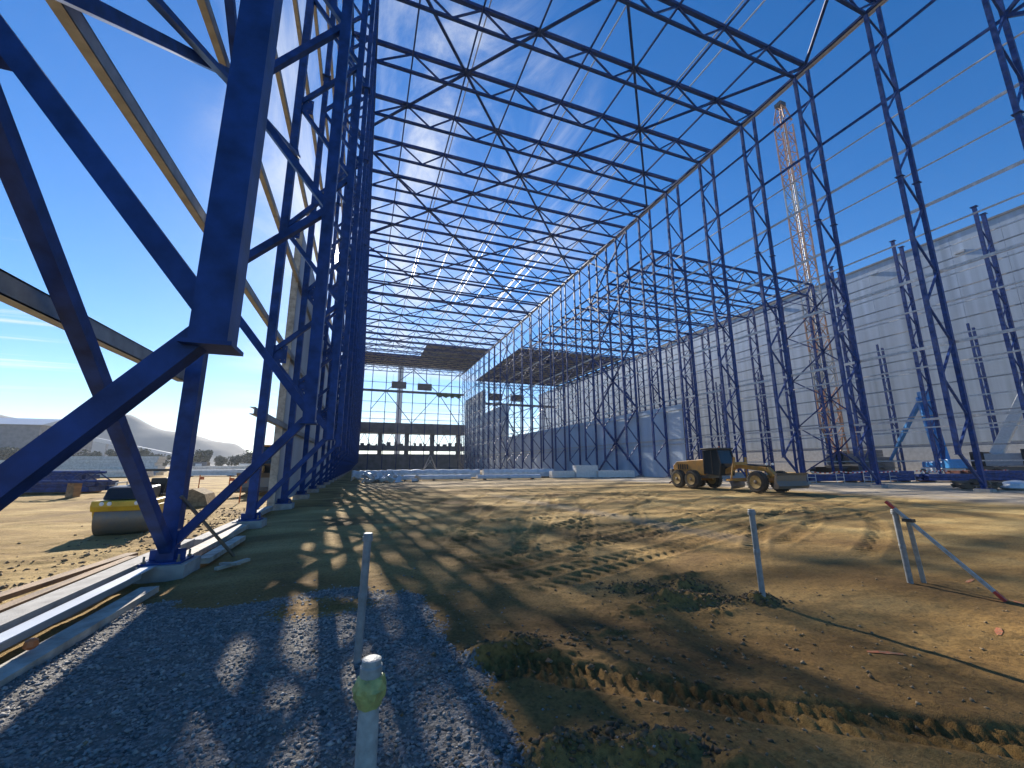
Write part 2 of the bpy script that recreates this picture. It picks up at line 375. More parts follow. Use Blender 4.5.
# ------------------------------------------------------------------ lattice columns
def make_column(xo, xi, zt, zb, cut, onodes, inodes, w=.30, lw=.12, strut=True, flange=None, topcap=False, bolts=True, full=False, gus=False):
    """built about the outer foot at the origin; dx = inner offset"""
    dx = xi-xo; r = empty('lattice_column')
    MB().box((0, 0, (zt+.24)/2), (w*1.08, w*1.08, zt-.24)).obj('outer_chord', 'blue', r)
    c0 = .24 if full else cut-.15
    ic = MB().box((dx, 0, (zb+c0)/2), (w, w, zb-c0))
    if not full: ic.box((dx, 0, c0-.015), (w+.08, w+.08, .03))
    ic.obj('inner_chord', 'blue', r)
    if strut: MB().bar((dx, 0, cut), (0, 0, .45), w*.64, w*.64).obj('foot_strut', 'blue', r)
    seq = sorted([(z, 0) for z in onodes]+[(z, 1) for z in inodes])
    for (z1, s1), (z2, s2) in zip(seq, seq[1:]):
        if s1 == s2: continue
        MB().bar((dx*s1, 0, z1), (dx*s2, 0, z2), lw, lw).obj('lacing_bar', 'blue', r)
    bp = MB().box((0, 0, .225), (.62, .62, .03))
    for sx in (-1, 1): bp.box((sx*(w*.54+.07), 0, .33), (.14, .02, .18))
    bp.obj('base_plate', 'blue', r)
    if full: MB().box((dx, 0, .225), (.5, .5, .03)).obj('base_plate', 'blue', r)
    MB().box((0, 0, .04), (.8, .8, .33)).obj('concrete_footing', 'conc', r)
    if bolts:
        for sx in (-1, 1):
            for sy in (-1, 1): MB().cyl((sx*.25, sy*.25, .2), (sx*.25, sy*.25, .36), .018, n=8).cyl((sx*.25, sy*.25, .242), (sx*.25, sy*.25, .27), .035, n=6).obj('anchor_bolt', 'steel', r)
    if gus:
        for z in onodes[:3]:
            g_ = MB().box((dx*.13, -.0, z), (.5, .03, .62)).obj('gusset_plate', 'blue', r)
            gb = MB()
            for bx_ in (-.12, .06, .2):
                for bz_ in (-.2, .2): gb.cyl((dx*.13+bx_, -.035, z+bz_), (dx*.13+bx_, .035, z+bz_), .018, n=6)
            gb.obj('bolt_group', 'steel', g_)
    if flange:
        for z in flange:
            for x in (0, dx): MB().box((x, 0, z-.017), (w+.2, w+.2, .03)).box((x, 0, z+.017), (w+.2, w+.2, .03)).obj('splice_flange', 'blue', r)
    if topcap:
        MB().box((0, 0, zt+.02), (w+.3, w+.3, .05)).obj('top_plate', 'blue', r); MB().box((dx, 0, zb+.02), (w+.3, w+.3, .05)).obj('top_plate', 'blue', r)
    return r
Zi = ZB
for side in ('left', 'right'):
    xo, xi = (XL, XLi) if side == 'left' else (XR, XRi)
    pr = make_column(xo, xi, ZT, ZB, 2.62 if side == 'right' else 2.92, ONODE if side == 'right' else [5.65]+ONODE[1:], ([2.6] if side == 'right' else [2.95])+INODE[1:]+[ZB-.1], w=.24, lw=.12 if side == 'right' else .15, flange=[23.2], gus=(side == 'left'))
    for k in range(NB+1):
        c = pr if k == 0 else copy_tree(pr)
        c.location = (xo, Y0+B*k, 0)
        tag(c, f'tall blue lattice column, {side} row of the main hall, {ORD[k]} from the near end', 'steel column', f'lattice columns along the {side} side of the main hall')

# roof trusses
UX = [2.2+5.22*k for k in range(8)]; LX = [UX[0]-2.6]+[u+2.61 for u in UX[:-1]]
def make_truss(x0, x1, xb0, xb1, ux, lx, zt, zb, tc=.34, bc=.24, lw=.14):
    r = empty('roof_truss')
    MB().box(((x0+x1)/2, 0, zt), (x1-x0, tc, tc)).obj('top_chord', 'blue2', r)
    MB().box(((xb0+xb1)/2, 0, zb), (xb1-xb0, bc, bc)).obj('bottom_chord', 'blue2', r)
    pts = sorted([(u, zt-.1) for u in ux]+[(l, zb+.06) for l in lx]+[(xb0, zb)] * 1+[(xb1, zb)])
    pts = [p for i, p in enumerate(pts) if i == 0 or p[0]-pts[i-1][0] > .9]
    for a, b in zip(pts, pts[1:]):
        if abs(a[1]-b[1]) > .5: MB().bar((a[0], 0, a[1]), (b[0], 0, b[1]), lw, lw).obj('web_bar', 'blue2', r)
    MB().bar((xb0, 0, zb), (x0+.1, 0, zt-.1), lw, lw).obj('web_bar', 'blue2', r)
    MB().bar((xb1, 0, zb), (x1-.1, 0, zt-.1), lw, lw).obj('web_bar', 'blue2', r)
    return r
pr = make_truss(XL, XR, XLi, XRi, UX, LX[1:], ZT+.02, ZB)
for k in range(1, NB+1):
    c = pr if k == 1 else copy_tree(pr); c.location = (0, Y0+B*k, 0)
    tag(c, f'blue lattice roof truss spanning the main hall, {ORD[k-1]} from the near end', 'roof truss', 'roof trusses of the main hall')
for j, x in enumerate(UX):
    tag(MB().box((x, (9.4+YE)/2, ZT-.27), (.14, YE-9.4, .16)).obj('purlin', 'blue2'), f'thin dark blue purlin running the length of the main roof, {ORD[j]} from the left wall', 'purlin', 'purlins of the main roof')
for j, x in enumerate((7.95, 19.1, 28.3, 30.0)):
    tag(MB().box((x, (9.4+132)/2, ZT+.24), (.09, 132-9.4, .12)).obj('roof_rail', 'galv'), f'pale galvanised rail laid over the main roof trusses, {ORD[j]} from the left wall', 'roof rail', 'galvanised rails over the main roof')
# roof braces: a lattice of diagonals from truss to truss
def tri(v):
    v = v % 16; return v if v <= 8 else 16-v
NX = [-3.02]+UX; segs = set()
for ph in (0, 4, 8, 12):
    for i in range(-1, NB-3):
        a, b = tri(ph+i), tri(ph+i+1); segs.add((i, a, b))
rows = {}
for (i, a, b) in sorted(segs): rows.setdefault(i, []).append((a, b))
for i, lst in rows.items():
    ya = Y0+B*(3+i); lst.sort(key=lambda t: t[0]+t[1])
    for q, (a, b) in enumerate(lst):
        A = Vector((NX[a], ya, ZT-.27)); Bv = Vector((NX[b], ya+B, ZT-.27)); r = empty('roof_brace', A)
        MB().bar((0, 0, 0), Bv-A, .25, .16).obj('brace_bar', 'blue2', r)
        MB().box((0, 0, .10), (.85, .7, .03)).obj('gusset_plate', 'blue2', r)
        tag(r, f'blue diagonal roof brace in the {ORD[i+2]} bay of the main roof, {ORD[q]} from the left', 'roof brace', 'diagonal braces between the main roof trusses')
# eave beams
for (x, z, nm) in ((XRi+.02, ZB+.05, 'inner right'), (XR, ZT-.25, 'outer right'), (XLi, ZB+.05, 'inner left'), (XL, ZT-.25, 'outer left')):
    o = empty('eave_beam', (x, 0, z)); MB().box((0, (Y0+YE)/2, 0), (.2, YE-Y0, .2)).obj('beam', 'blue2', o)
    if 'right' in nm: MB().box((.14, (Y0+YE)/2, -.16), (.12, YE-Y0, .10)).obj('edge_rail', 'galv', o)
    tag(o, f'long blue eave beam along the {nm} column heads of the main hall', 'eave beam')

# girts
def girt(x, z, y0, y1, h, d, m, label, grp, c_sec=False):
    r = MB()
    s = 1 if x > 0 else -1
    if c_sec:
        r.box((0, (y0+y1)/2, 0), (.02, y1-y0, h)); r.box((s*.06-.0, (y0+y1)/2, h/2-.012), (d, y1-y0, .02)); r.box((s*.06, (y0+y1)/2, -h/2+.012), (d, y1-y0, .02))
    else: r.box((0, (y0+y1)/2, 0), (d, y1-y0, h))
    o = r.obj('girt', m); o.location = (x, 0, z); tag(o, label, 'girt', grp)
rg = [(4.5, .10, 'galv'), (5.1, .16, 'galv'), (9.0, .10, 'galv'), (10.4, .2, 'galv'), (13.4, .10, 'galv'), (15.8, .22, 'galv'), (19.1, .1, 'galv'), (21.2, .22, 'galv'), (24.3, .08, 'galv'), (26.5, .2, 'galv'), (29.85, .09, 'galv'), (31.7, .24, 'blue'), (37.0, .24, 'blue')]
for j, (z, h, m) in enumerate(rg):
    girt(XR+.24, z, -2.5, YE, h, .10, m, f"{'blue' if m == 'blue' else 'pale galvanised'} girt on the right wall of the main hall, {ORD[j]} from the ground", 'girts of the right wall')
lg = [3.65, 6.95, 10.75, 14.85, 19.1, 23.3, 27.5, 31.7, 36.]
for j, z in enumerate(lg):
    girt(XL-.22, z, -2.5, 9.7 if j == 0 else YE, .24, .14, 'galvb', (f'weathered galvanised girt on the left wall of the main hall, {ORD[j]} from the ground' if j else 'lowest weathered girt on the left wall, ending at the second column'), 'girts of the left wall', True)
girt(XL-.22, 3.66, 15.3, YE, .24, .14, 'galvb', 'weathered galvanised low girt on the left wall, restarting at the third column', 'girts of the left wall', True)

# X bracing panels in the long walls
def xpanel(x, yc, z0, z1, w, lab, grp, full=True):
    zc = (z0+z1)/2 if (z0 > 1 or x > 0) else 5.65
    for (dy, zz, nm) in ((-1, z0, 'near lower'), (1, z0, 'far lower'), (-1, z1, 'near upper'), (1, z1, 'far upper')):
        A = Vector((x, yc, zc)); Bv = Vector((x, yc+dy*B, zz)); r = empty('wall_brace', A)
        MB().bar((0, 0, 0), (Bv-A)*.985, w, w).obj('brace_bar', 'blue', r)
        d = (Bv-A).normalized(); MB().bar(d*.02, d*.8, .03, .55, up=(0,0,1) if False else (1, 0, 0)).obj('gusset_plate', 'blue', r)
        tag(r, f'{nm} arm of {lab}', 'wall brace', grp)
LV = [.35, 10.37, 21.0, 31.65, 40.3]
for side, x in (('left', XL), ('right', XR)):
    for yc, wh in ((Y0, 'near end'), (Y0+9*B, 'middle part'), (Y0+18*B, 'far end')):
        for k in range(4): xpanel(x, yc, LV[k], LV[k+1] if k or side == 'right' else 10.6, .22 if side == 'right' else .165, f'the {ORD[k]} blue cross up the {side} wall, {wh}', f'cross braces in the {side} wall')
r = empty('tie_bar', (XL+.2, Y0, 6.75)); MB().bar((0, 0, 0), (0, 12, 6.65), .13, .10).obj('bar', 'blue', r)
for q in (0, .5, 1): MB().box((-.03, 12*q, 6.65*q), (.05, .4, .4)).obj('gusset_plate', 'blue', r)
tag(r, 'slim blue tie bar rising along the left wall across the first three columns', 'tie bar')

# edge beam, channels, planks along the left column row
eb = MB()
eb.box((-3.62, 5.0, .10), (.30, 13.5, .30)).obj('edge_beam', 'conc').name
o = bpy.data.objects['edge_beam']; tag(o, 'grey concrete edge beam on the ground outside the first left columns', 'edge beam')
r = empty('steel_channel', (-3.28, 0, 0))
MB().box((.0, 4.6, .20), (.16, 9.2, .02)).box((-.09, 4.6, .12), (.02, 9.2, .18)).obj('web', 'grey', r)
tag(r, 'white steel channel lying along the left column feet', 'steel channel')
tag(MB().box((-2.95, 4.2, .02), (.24, 8.2, .09)).obj('concrete_kerb', 'edge'), 'pale narrow kerb between gravel and white channel at left', 'kerb')
def plank(p0, p1, w, h, lab, m='wood', nm='timber_plank'):
    a = Vector(p0); b = Vector(p1); tag(MB().bar(a, b, w, h).obj(nm, m), lab, 'plank', 'timber planks on the left')
plank((-4.15, 6.2, .12), (-4.0, 10.3, .16), .16, .08, 'brown timber plank lying nearest the edge beam left of the column foot')
plank((-4.75, 7.2, .10), (-4.25, 10.9, .13), .2, .07, 'weathered timber plank farthest left, lying on rubble')
plank((-2.75, 9.9, .09), (-2.75, 12.6, .09), .22, .10, 'pale timber board just right of the second column foot', 'edge')
plank((-3.2, 10.1, .09), (-3.2, 14.9, .09), .26, .12, 'pale board running between the second and third left column feet', 'edge')
plank((-3.55, 12.1, .10), (-3.55, 20.6, .10), .26, .16, 'long pale kerb board running on to the cladding foot', 'conc', 'kerb_board')
plank((-2.4, 10.6, .02), (-3.05, 9.3, 1.35), .045, .045, 'thin dark steel prop leaning on the second left column', 'steel', 'steel_prop')
tag(MB().bar((-2.35, 9.25, .06), (-1.95, 9.75, .09), .09, .05).bar((-2.4, 9.75, .05), (-2.0, 9.25, .12), .08, .04).obj('timber_offcut', 'edge'), 'crossed pale timber offcuts on the gravel by the second column', 'timber')
tag(MB().lathe((-3.0, 5.9, .10), (0, 0, 1), [(0, .03), (.03, .06), (.08, .05), (.1, .02)], 8).obj('broken_brick', 'orange'), 'small red brick fragment on the pale kerb', 'brick')

# ------------------------------------------------------------------ cladding
def cladding(x, segs, m, lab, t=.12, edge=None):
    """segs: (y0,y1,z0,z1)"""
    r = empty('wall_cladding', (x, segs[0][0], 0))
    for (a, b, z0, z1) in segs:
        n = max(1, round((b-a)/B))
        for i in range(n):
            ya = a+(b-a)*i/n; yb = a+(b-a)*(i+1)/n
            pb = MB().box((0, (ya+yb)/2-segs[0][0], (z0+z1)/2), (t, yb-ya-.03, z1-z0))
            pb.obj('wall_panel', m, r)
    if edge: MB().box((0, -.06, (segs[0][2]+segs[0][3])/2), (t+.16, .10, segs[0][3]-segs[0][2])).obj('end_trim', edge, r)
    tag(r, lab, 'wall cladding'); return r
cladding(XL-.42, [(21., 69, .15, 13.6), (69, 117, .15, 19), (117, YE, .15, 27)], 'clad', 'pale grey panels cladding the lower left wall of the main hall', .14, 'edge')
cladding(XR+.42, [(42.4, 111.4, .1, 9.7), (111.4, 135.4, .1, 19.5), (135.4, YE, .1, 28.)], 'panel', 'blue grey panels stepping up along the lower right wall of the main hall', .14, 'brown')
# big neighbouring wall
BW = empty('warehouse_wall', (92, -20, 0))
for i in range(38):
    MB().box((0, i*6+3, 5+35.2/2-.0), (.3, 5.97, 34.8)).obj('wall_panel', 'bigclad', BW)
MB().box((.06, 114, 2.59), (.3, 228, 5.19)).obj('base_course', 'grey', BW)
MB().box((-.02, 114, 40.1), (.6, 228, .35)).obj('parapet_cap', 'darkconc', BW)
for k, (yy, zz) in enumerate(((45, 38.2), (33, 36.5), (64, 38))): MB().box((-.3, yy+20, zz), (.3, 1.2, .4)).obj('wall_light', 'grey', BW)
tag(BW, 'huge pale grey clad warehouse wall behind the right hand halls', 'warehouse')
# girts in front of it, on the M row
XM = 72.
for j, z in enumerate((2.2, 4.2, 6.3, 8.4, 10.5, 12.6, 14.7, 16.8, 18.9, 20.9, 23., 25.1, 27.2, 29.4, 31.2, 33.)):
    girt(XM+2.2, z, 10 if z < 33 else 45, 150, .16, .1, 'galvb' if j % 2 else 'galv', f'galvanised girt on the far right column row, {ORD[j]} from the ground', 'girts of the far right column row')
# ------------------------------------------------------------------ second hall
Z2, Z2b = 33.3, 31.0
on = [4.2+4.2*k for k in range(7)]; inn = [2.1+4.2*k for k in range(8)]
pr = make_column(XM+1.9, XM, Z2, Z2b, 2.1, on, inn, w=.3, strut=False, bolts=False, full=True)
ym = [45.46+B*k for k in range(18)]
for k, y in enumerate(ym):
    c = pr if k == 0 else copy_tree(pr); c.location = (XM+1.9, y, 0)
    tag(c, f'blue lattice column under the second hall roof, {ORD[k]} from its near end', 'steel column', 'lattice columns of the second hall')
pr = make_column(XM+1.9, XM, 33.6, 34.2, 2.1, on, inn, w=.34, strut=False, bolts=False, topcap=True, full=True)
for k, y in enumerate((23.7, 32.4, 41.0)):
    c = pr if k == 0 else copy_tree(pr); c.location = (XM+1.9, y, 0)
    tag(c, f'blue lattice column with capped tops before the grey wall, {ORD[k]} from the right', 'steel column', 'free standing capped columns')
pr = make_column(85.3, 84, 21.9, 22.4, 2, [3*k+1.5 for k in range(7)], [3*k+3 for k in range(7)], w=.26, lw=.09, strut=False, bolts=False, full=True)
for k, y in enumerate((31.1, 42.7, 54.3, 66, 78, 90)):
    c = pr if k == 0 else copy_tree(pr); c.location = (85.3, y, 0)
    tag(c, f'short blue lattice column close to the grey wall, {ORD[k]} from the right', 'steel column', 'short columns close to the grey wall')
ux2 = [XR+3.0+5.2*k for k in range(7)]; lx2 = [u+2.6 for u in ux2[:-1]]
pr = make_truss(XR, XM+1.9, XR+.4, XM, ux2, lx2, Z2, Z2b, .30, .24, .15)
for k, y in enumerate(ym):
    c = pr if k == 0 else copy_tree(pr); c.location = (0, y, 0)
    tag(c, f'blue lattice roof truss of the lower second hall, {ORD[k]} from its near end', 'roof truss', 'roof trusses of the second hall')
for j, x in enumerate(ux2):
    tag(MB().box((x, 96.5, Z2+.2), (.1, 102.2, .14)).obj('purlin', 'blue2'), f'thin blue purlin over the second hall, {ORD[j]} from the main hall', 'purlin', 'purlins of the second hall')
for i in range(17):
    for q, ph in enumerate((0, 3)):
        a = (ph+i) % 12; a = a if a <= 6 else 12-a; b = (ph+i+1) % 12; b = b if b <= 6 else 12-b
        A = Vector((ux2[a], ym[i], Z2+.08)); Bv = Vector((ux2[b], ym[i+1], Z2+.08))
        tag(MB().bar(A, Bv, .16, .12).obj('roof_brace', 'blue2'), f'blue roof brace in bay {ORD[i]} of the second hall, {"starting on the left" if q == 0 else "starting mid span"}', 'roof brace', 'diagonal braces of the second hall roof')
for z in (Z2b, Z2-.2): tag(MB().box((XM if z == Z2b else XM+1.9, 96.5, z+.0), (.2, 102, .24)).obj('eave_beam', 'blue2'), f'blue {"lower" if z == Z2b else "upper"} eave beam on the right of the second hall', 'eave beam')
tag(MB().box((XR-.0+.35, 96.5, Z2+.02), (.2, 102, .24)).obj('eave_beam', 'blue2'), 'blue eave beam joining the second hall to the main right columns', 'eave beam')
for k, zc in enumerate((4.0, 12.6, 20.9, 29.0)):
    for (dy, dz, nm) in ((-1, -1, 'near lower'), (1, -1, 'far lower'), (-1, 1, 'near upper'), (1, 1, 'far upper')):
        zz = max(.4, min(32.6, zc+dz*4.2)); A = Vector((XM+2.0, 45.46, zc)); Bv = Vector((XM+2.0, 45.46+dy*(4.46 if dy < 0 else 6), zz))
        r = empty('wall_brace', A); MB().bar((0, 0, 0), (Bv-A)*.98, .18, .16).obj('brace_bar', 'blue', r)
        dd = (Bv-A).normalized(); MB().bar((0, 0, 0), dd*.9, .03, .55, up=(1, 0, 0)).obj('gusset_plate', 'blue', r)
        tag(r, f'{nm} arm of the {ORD[k]} blue star up the second hall end column', 'wall brace', 'star braces at the second hall end column')
# roof decks
def deck(x0, x1, y0, y1, z, lab):
    r = empty('roof_deck', (x0, y0, z)); n = int((y1-y0)/B)
    for i in range(n):
        a = y0+(y1-y0)*i/n; b = y0+(y1-y0)*(i+1)/n; mb = MB(); k = int((x1-x0)/1.0)
        mb.box(((x1-x0)/2, (a+b)/2-y0, .12), (x1-x0, b-a-.02, .06))
        for j in range(0, k, 1): mb.box((j+.5, (a+b)/2-y0, .06), (.35, b-a-.06, .055))
        mb.obj('deck_sheet', 'deck', r)
    tag(r, lab, 'roof deck')
deck(XL, 18.2, 147.4, YE+.5, ZT+.33, 'grey corrugated roof deck over the far left end of the main hall')
deck(18.22, XR+.3, 132, YE+.5, ZT+.33, 'grey corrugated roof deck over the far right end of the main hall')
deck(XR+.5, XM+2.2, 102, 150, Z2+.34, 'grey corrugated roof deck over the far end of the second hall')

# ------------------------------------------------------------------ far gable and concrete frame
def gable(xs, y, ztop, lab, x0, x1, node=30.5, low=18.):
    r = empty('end_wall_frame', ((x0+x1)/2, y, 0)); cx = (x0+x1)/2
    for x in xs: MB().box((x-cx, 0, ztop/2), (.28, .28, ztop)).obj('post', 'blue2', r)
    for z in (node,): MB().box((0, -.3, z), (x1-x0, .5, .9)).obj('walkway_beam', 'darkconc', r)
    for z in (low+4.2, low+8.2, low+1.5, node+3.5): MB().box((0, .25, z), (x1-x0, .12, .2)).obj('girt', 'galv', r)
    for i, x in enumerate(xs[:-1]):
        if i % 4 == 1: pr_ = [(xs[i], node, xs[i+1] if False else xs[min(i+2, len(xs)-1)], low), (xs[i], node, xs[max(i-2, 0)] if i >= 2 else xs[0], low+5 if i < 2 else low)]
        elif i % 4 == 3 and False: pr_ = []
        else: pr_ = []
        for (xa, za, xb, zb) in pr_: MB().bar((xa-cx, -.05, za), (xb-cx, -.05, zb), .3, .25).obj('brace_bar', 'blue2', r)
    for i in range(3, len(xs), 4):
        for s_ in (-2, 2):
            j = i+s_
            if 0 <= j < len(xs): MB().bar((xs[i]-cx, -.06, ztop-.6), (xs[j]-cx, -.06, node), .28, .25).obj('brace_bar', 'blue2', r)
    tag(r, lab, 'end wall frame'); return r
gable(UX[:-1]+[36.96], YE+.2, ZT-.4, 'blue steel end wall frame closing the far end of the main hall', XL, XR)
gable([43+5.2*k for k in range(6)]+[71], 150.5, Z2-.4, 'blue steel end wall frame closing the far end of the second hall', XR+1, XM+2, 25, 12)
for k, (x, w, z, y) in enumerate(((12.2, 5.6, 32.9, YE-1.2), (22.3, 5.6, 32.7, YE-1.2), (47.5, 5.2, 27.6, 149), (56.5, 5.2, 27.6, 149))):
    r = empty('work_platform', (x, y, z)); MB().box((0, 0, 0), (w, 1.2, 2.6)).obj('screen', 'darkconc', r)
    for s_ in (-1, 1): MB().box((s_*w*.42, 0, 2.6), (.08, .08, 3.2)).obj('hanger', 'steel', r)
    tag(r, f'dark screened work platform hung below the far roof, {ORD[k]} from the left', 'work platform', 'hanging work platforms')
nb = MB()
for i in range(14): nb.box((i*.72, .1*math.sin(i*2.1), -.25*abs(math.sin(i*.9))), (.74, .25, 1.6+.5*math.sin(i*1.7)))
o = nb.obj('debris_net', 'green'); o.location = (27.5, YE-1.5, 29.9); tag(o, 'bunched green debris net along the far walkway', 'net')
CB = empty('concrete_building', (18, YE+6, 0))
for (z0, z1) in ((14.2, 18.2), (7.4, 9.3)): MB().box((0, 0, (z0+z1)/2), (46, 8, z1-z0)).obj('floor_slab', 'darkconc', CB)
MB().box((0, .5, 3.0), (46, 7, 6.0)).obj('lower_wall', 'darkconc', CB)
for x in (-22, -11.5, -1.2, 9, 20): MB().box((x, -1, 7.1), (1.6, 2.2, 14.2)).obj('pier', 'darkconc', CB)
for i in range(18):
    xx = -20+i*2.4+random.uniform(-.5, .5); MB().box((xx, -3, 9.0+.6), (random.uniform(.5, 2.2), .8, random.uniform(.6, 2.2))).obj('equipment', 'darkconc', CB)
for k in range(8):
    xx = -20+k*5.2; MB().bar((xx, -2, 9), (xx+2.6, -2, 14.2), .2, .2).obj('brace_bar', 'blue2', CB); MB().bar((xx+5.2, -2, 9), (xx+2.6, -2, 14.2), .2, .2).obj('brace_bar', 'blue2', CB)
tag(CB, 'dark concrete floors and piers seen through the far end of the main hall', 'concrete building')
CC = empty('concrete_building', (57, 157, 0))
MB().box((0, 0, 5.5), (34, 7, 11)).obj('lower_wall', 'darkconc', CC); MB().box((-6, -3.8, 12.5), (3, 1, 3)).obj('equipment', 'darkconc', CC)
tag(CC, 'dark concrete block seen behind the second hall', 'concrete building')
MB().box((0, 0, 0), (3, 3, 58)).obj('chimney_stack', 'grey').location = (18.5, 240, 29)
tag(bpy.data.objects['chimney_stack'], 'pale square tower rising beyond the far end wall', 'tower')

# ------------------------------------------------------------------ pipes and staff in the foreground
def standpipe(x, y, h, r, lab, lean=(0, 0)):
    e = empty('standpipe', (x, y, H(x, y))); t = Vector((lean[0], lean[1], h))
    MB().cyl((0, 0, -.05), t*.985, r, n=18).obj('pipe', 'pvc', e, True)
    d = t.normalized(); MB().lathe(t*.955, d, [(0, r*1.3), (.045, r*1.32), (.05, r*1.18), (.07, r*1.2), (.078, r*1.05)], 18).obj('cap', 'pvc', e, True)
    MB().lathe(t*.5, d, [(-.04, r*1.02), (-.035, r*1.1), (.035, r*1.1), (.04, r*1.02)], 18).obj('coupling', 'pvc', e, True)
    tag(e, lab, 'pipe', 'upright grey pipes')
standpipe(.09, 4.79, 1.2, .040, 'thin upright grey pipe standing behind the taped pipe', (.03, 0))
standpipe(5.50, 4.67, 1.13, .040, 'upright grey pipe alone beside small earth heaps', (.0, .03))
standpipe(8.70, 4.56, 1.15, .042, 'upright pale pipe with the red and white staff leaning on it', (-.09, 0))
e = empty('taped_pipe', (.14, 2.93, H(.14, 2.93)))
MB().lathe((0, 0, 0), (0, 0, 1), [(-.05, .062), (.42, .062), (.5, .058), (.66, .056)], 24).obj('pipe', 'pvcw', e, True)
MB().lathe((0, 0, 0), (0, 0, 1), [(.66, .062), (.67, .066), (.72, .066), (.725, .058), (.755, .058), (.762, .045)], 24).obj('cap', 'pvcw', e, True)
tp = MB(); prof = [(.50, .065), (.53, .072), (.56, .09), (.60, .098), (.63, .084), (.655, .078), (.665, .066)]
tp.lathe((0, 0, 0), (0, 0, 1), prof, 22)
tp.v = [(v[0]*(1+.10*math.sin(7*math.atan2(v[1], v[0])+v[2]*30)), v[1]*(1+.10*math.sin(5*math.atan2(v[1], v[0])-v[2]*40)), v[2]) for v in tp.v]
tp.obj('tape_wrap', 'tape', e, True)
tag(e, 'thick pale pipe with crumpled yellow green tape round its neck', 'pipe')
st = empty('levelling_staff', (8.82, 3.52, H(8.82, 3.52)+.01))
p1 = Vector((-.25, 1.12, 1.30)); sm = MB(); n = 12
for i in range(n): sm.bar(p1*(i/n), p1*((i+1)/n), .075, .04, m='red' if i in (0, 11) else 'pvcw')
sm.obj('staff', 'pvcw', st)
MB().box(p1*.78, (.10, .14, .05), m=None).obj('clamp', 'black', st)
MB().bar(p1*.80+Vector((.03, 0, 0)), (.12, .98, -.02), .06, .035).obj('prop_leg', 'pvcw', st)
tag(st, 'red and white staff leaning over the pale pipe at right with a prop leg', 'staff')
for k, (x, y, a, l, lb) in enumerate(((5.2, 3.05, -35, .32, 'orange spray mark on the sand below the lone pipe'), (7.1, 2.95, 20, .3, 'orange spray mark left of the staff foot'), (8.9, 3.4, 60, .3, 'orange spray mark at the staff foot'), (9.8, 4.3, 10, .35, 'faint orange spray mark right of the leaning staff'))):
    mb = MB(); z0 = 0
    for q in range(7):
        t = (q/6-.5)*l; px = x+t*math.cos(R(a)); py = y+t*math.sin(R(a)); w = .035*(1-abs(q/6-.5)); mb.v += [(px-math.sin(R(a))*w, py+math.cos(R(a))*w, H(px, py)+.006), (px+math.sin(R(a))*w, py-math.cos(R(a))*w, H(px, py)+.006)]
    for q in range(6): mb.f.append((2*q, 2*q+1, 2*q+3, 2*q+2)); mb.m.append(0)
    mb.mats = [None]; tag(mb.obj('spray_mark', 'spray'), lb, 'paint mark', kind='structure')

# ------------------------------------------------------------------ wheels
def wheel(parent, c, r, w, axis=(0, 1, 0), rim='rim', n=28):
    a = Vector(axis).normalized(); e = empty('wheel', c); e.parent = parent
    mb = MB(); mb.lathe((0, 0, 0), a, [(-w/2, r*.62), (-w/2, r*.86), (-w*.38, r*.97), (0, r), (w*.38, r*.97), (w/2, r*.86), (w/2, r*.62)], n)
    x = Vector((0, 0, 1)).cross(a).normalized(); z = a.cross(x)
    for i in range(n):
        t = 2*math.pi*i/n; d = x*math.cos(t)+z*math.sin(t)
        for s_ in (-1, 1):
            mb.bar(d*r*.985+a*s_*w*.05, (x*math.cos(t+.16)+z*math.sin(t+.16))*r*.985+a*s_*w*.46, r*.06, r*.07, up=d)
    mb.obj('tyre', 'tyre', e)
    MB().lathe((0, 0, 0), a, [(-w*.5, r*.2), (-w*.54, r*.3), (-w*.51, r*.5), (-w*.55, r*.60), (w*.55, r*.60), (w*.51, r*.5), (w*.54, r*.3), (w*.5, r*.2)], 20).obj('rim', rim, e, True)
    MB().lathe((0, 0, 0), a, [(-w*.62, r*.1), (-w*.58, r*.17), (w*.58, r*.17), (w*.62, r*.1)], 12).obj('hub', 'steel', e, True)
    return e

# ------------------------------------------------------------------ motor grader (nose towards -Y); built along +X then turned
g = empty('motor_grader', (25.65, 23.6, .02), R(-90))
for x in (-3.9, -2.35):
    for y in (-1.05, 1.05): wheel(g, (x, y, .70), .70, .42)
for y in (-1.05, 1.05): wheel(g, (3.3, y, .70), .70, .40)
MB().prism([(-4.9, 1.0), (-4.95, 1.75), (-4.5, 2.08), (-1.5, 2.25), (-1.5, 1.0)], 'y', -.62, .62).obj('engine_hood', 'yellow', g, bevel=.05)
MB().box((-3.1, 0, .95), (3.6, 1.1, .3)).box((-5.05, 0, 1.2), (.3, 1.6, .5)).obj('rear_frame', 'steel', g, bevel=.02)
for s_ in (-1, 1): MB().box((-3.1, s_*.72, .78), (2.0, .18, .4)).obj('tandem_case', 'yellow', g, bevel=.03)
for s_ in (-1, 1):
    for k in range(5): MB().box((-4.3+k*.25, s_*.635, 1.65), (.12, .02, .4)).obj('vent_grille', 'black', g)
MB().prism([(-1.5, 1.15), (-1.45, 2.9), (-.15, 2.95), (.1, 1.9), (-.1, 1.0)], 'y', -.68, .68).obj('cab', 'glass', g, bevel=.03)
for s_ in (-1, 1):
    cf = MB(); cf.bar((-1.47, s_*.69, 1.1), (-1.45, s_*.69, 2.9), .09).bar((-.7, s_*.69, 1.1), (-.7, s_*.69, 2.9), .06).bar((-.12, s_*.69, 2.92), (.12, s_*.69, 1.9), .08).bar((.12, s_*.69, 1.9), (-.08, s_*.69, 1.0), .08)
    cf.obj('cab_frame', 'black', g)
MB().box((-.8, 0, 3.0), (1.65, 1.6, .14)).obj('cab_roof', 'black', g, bevel=.04)
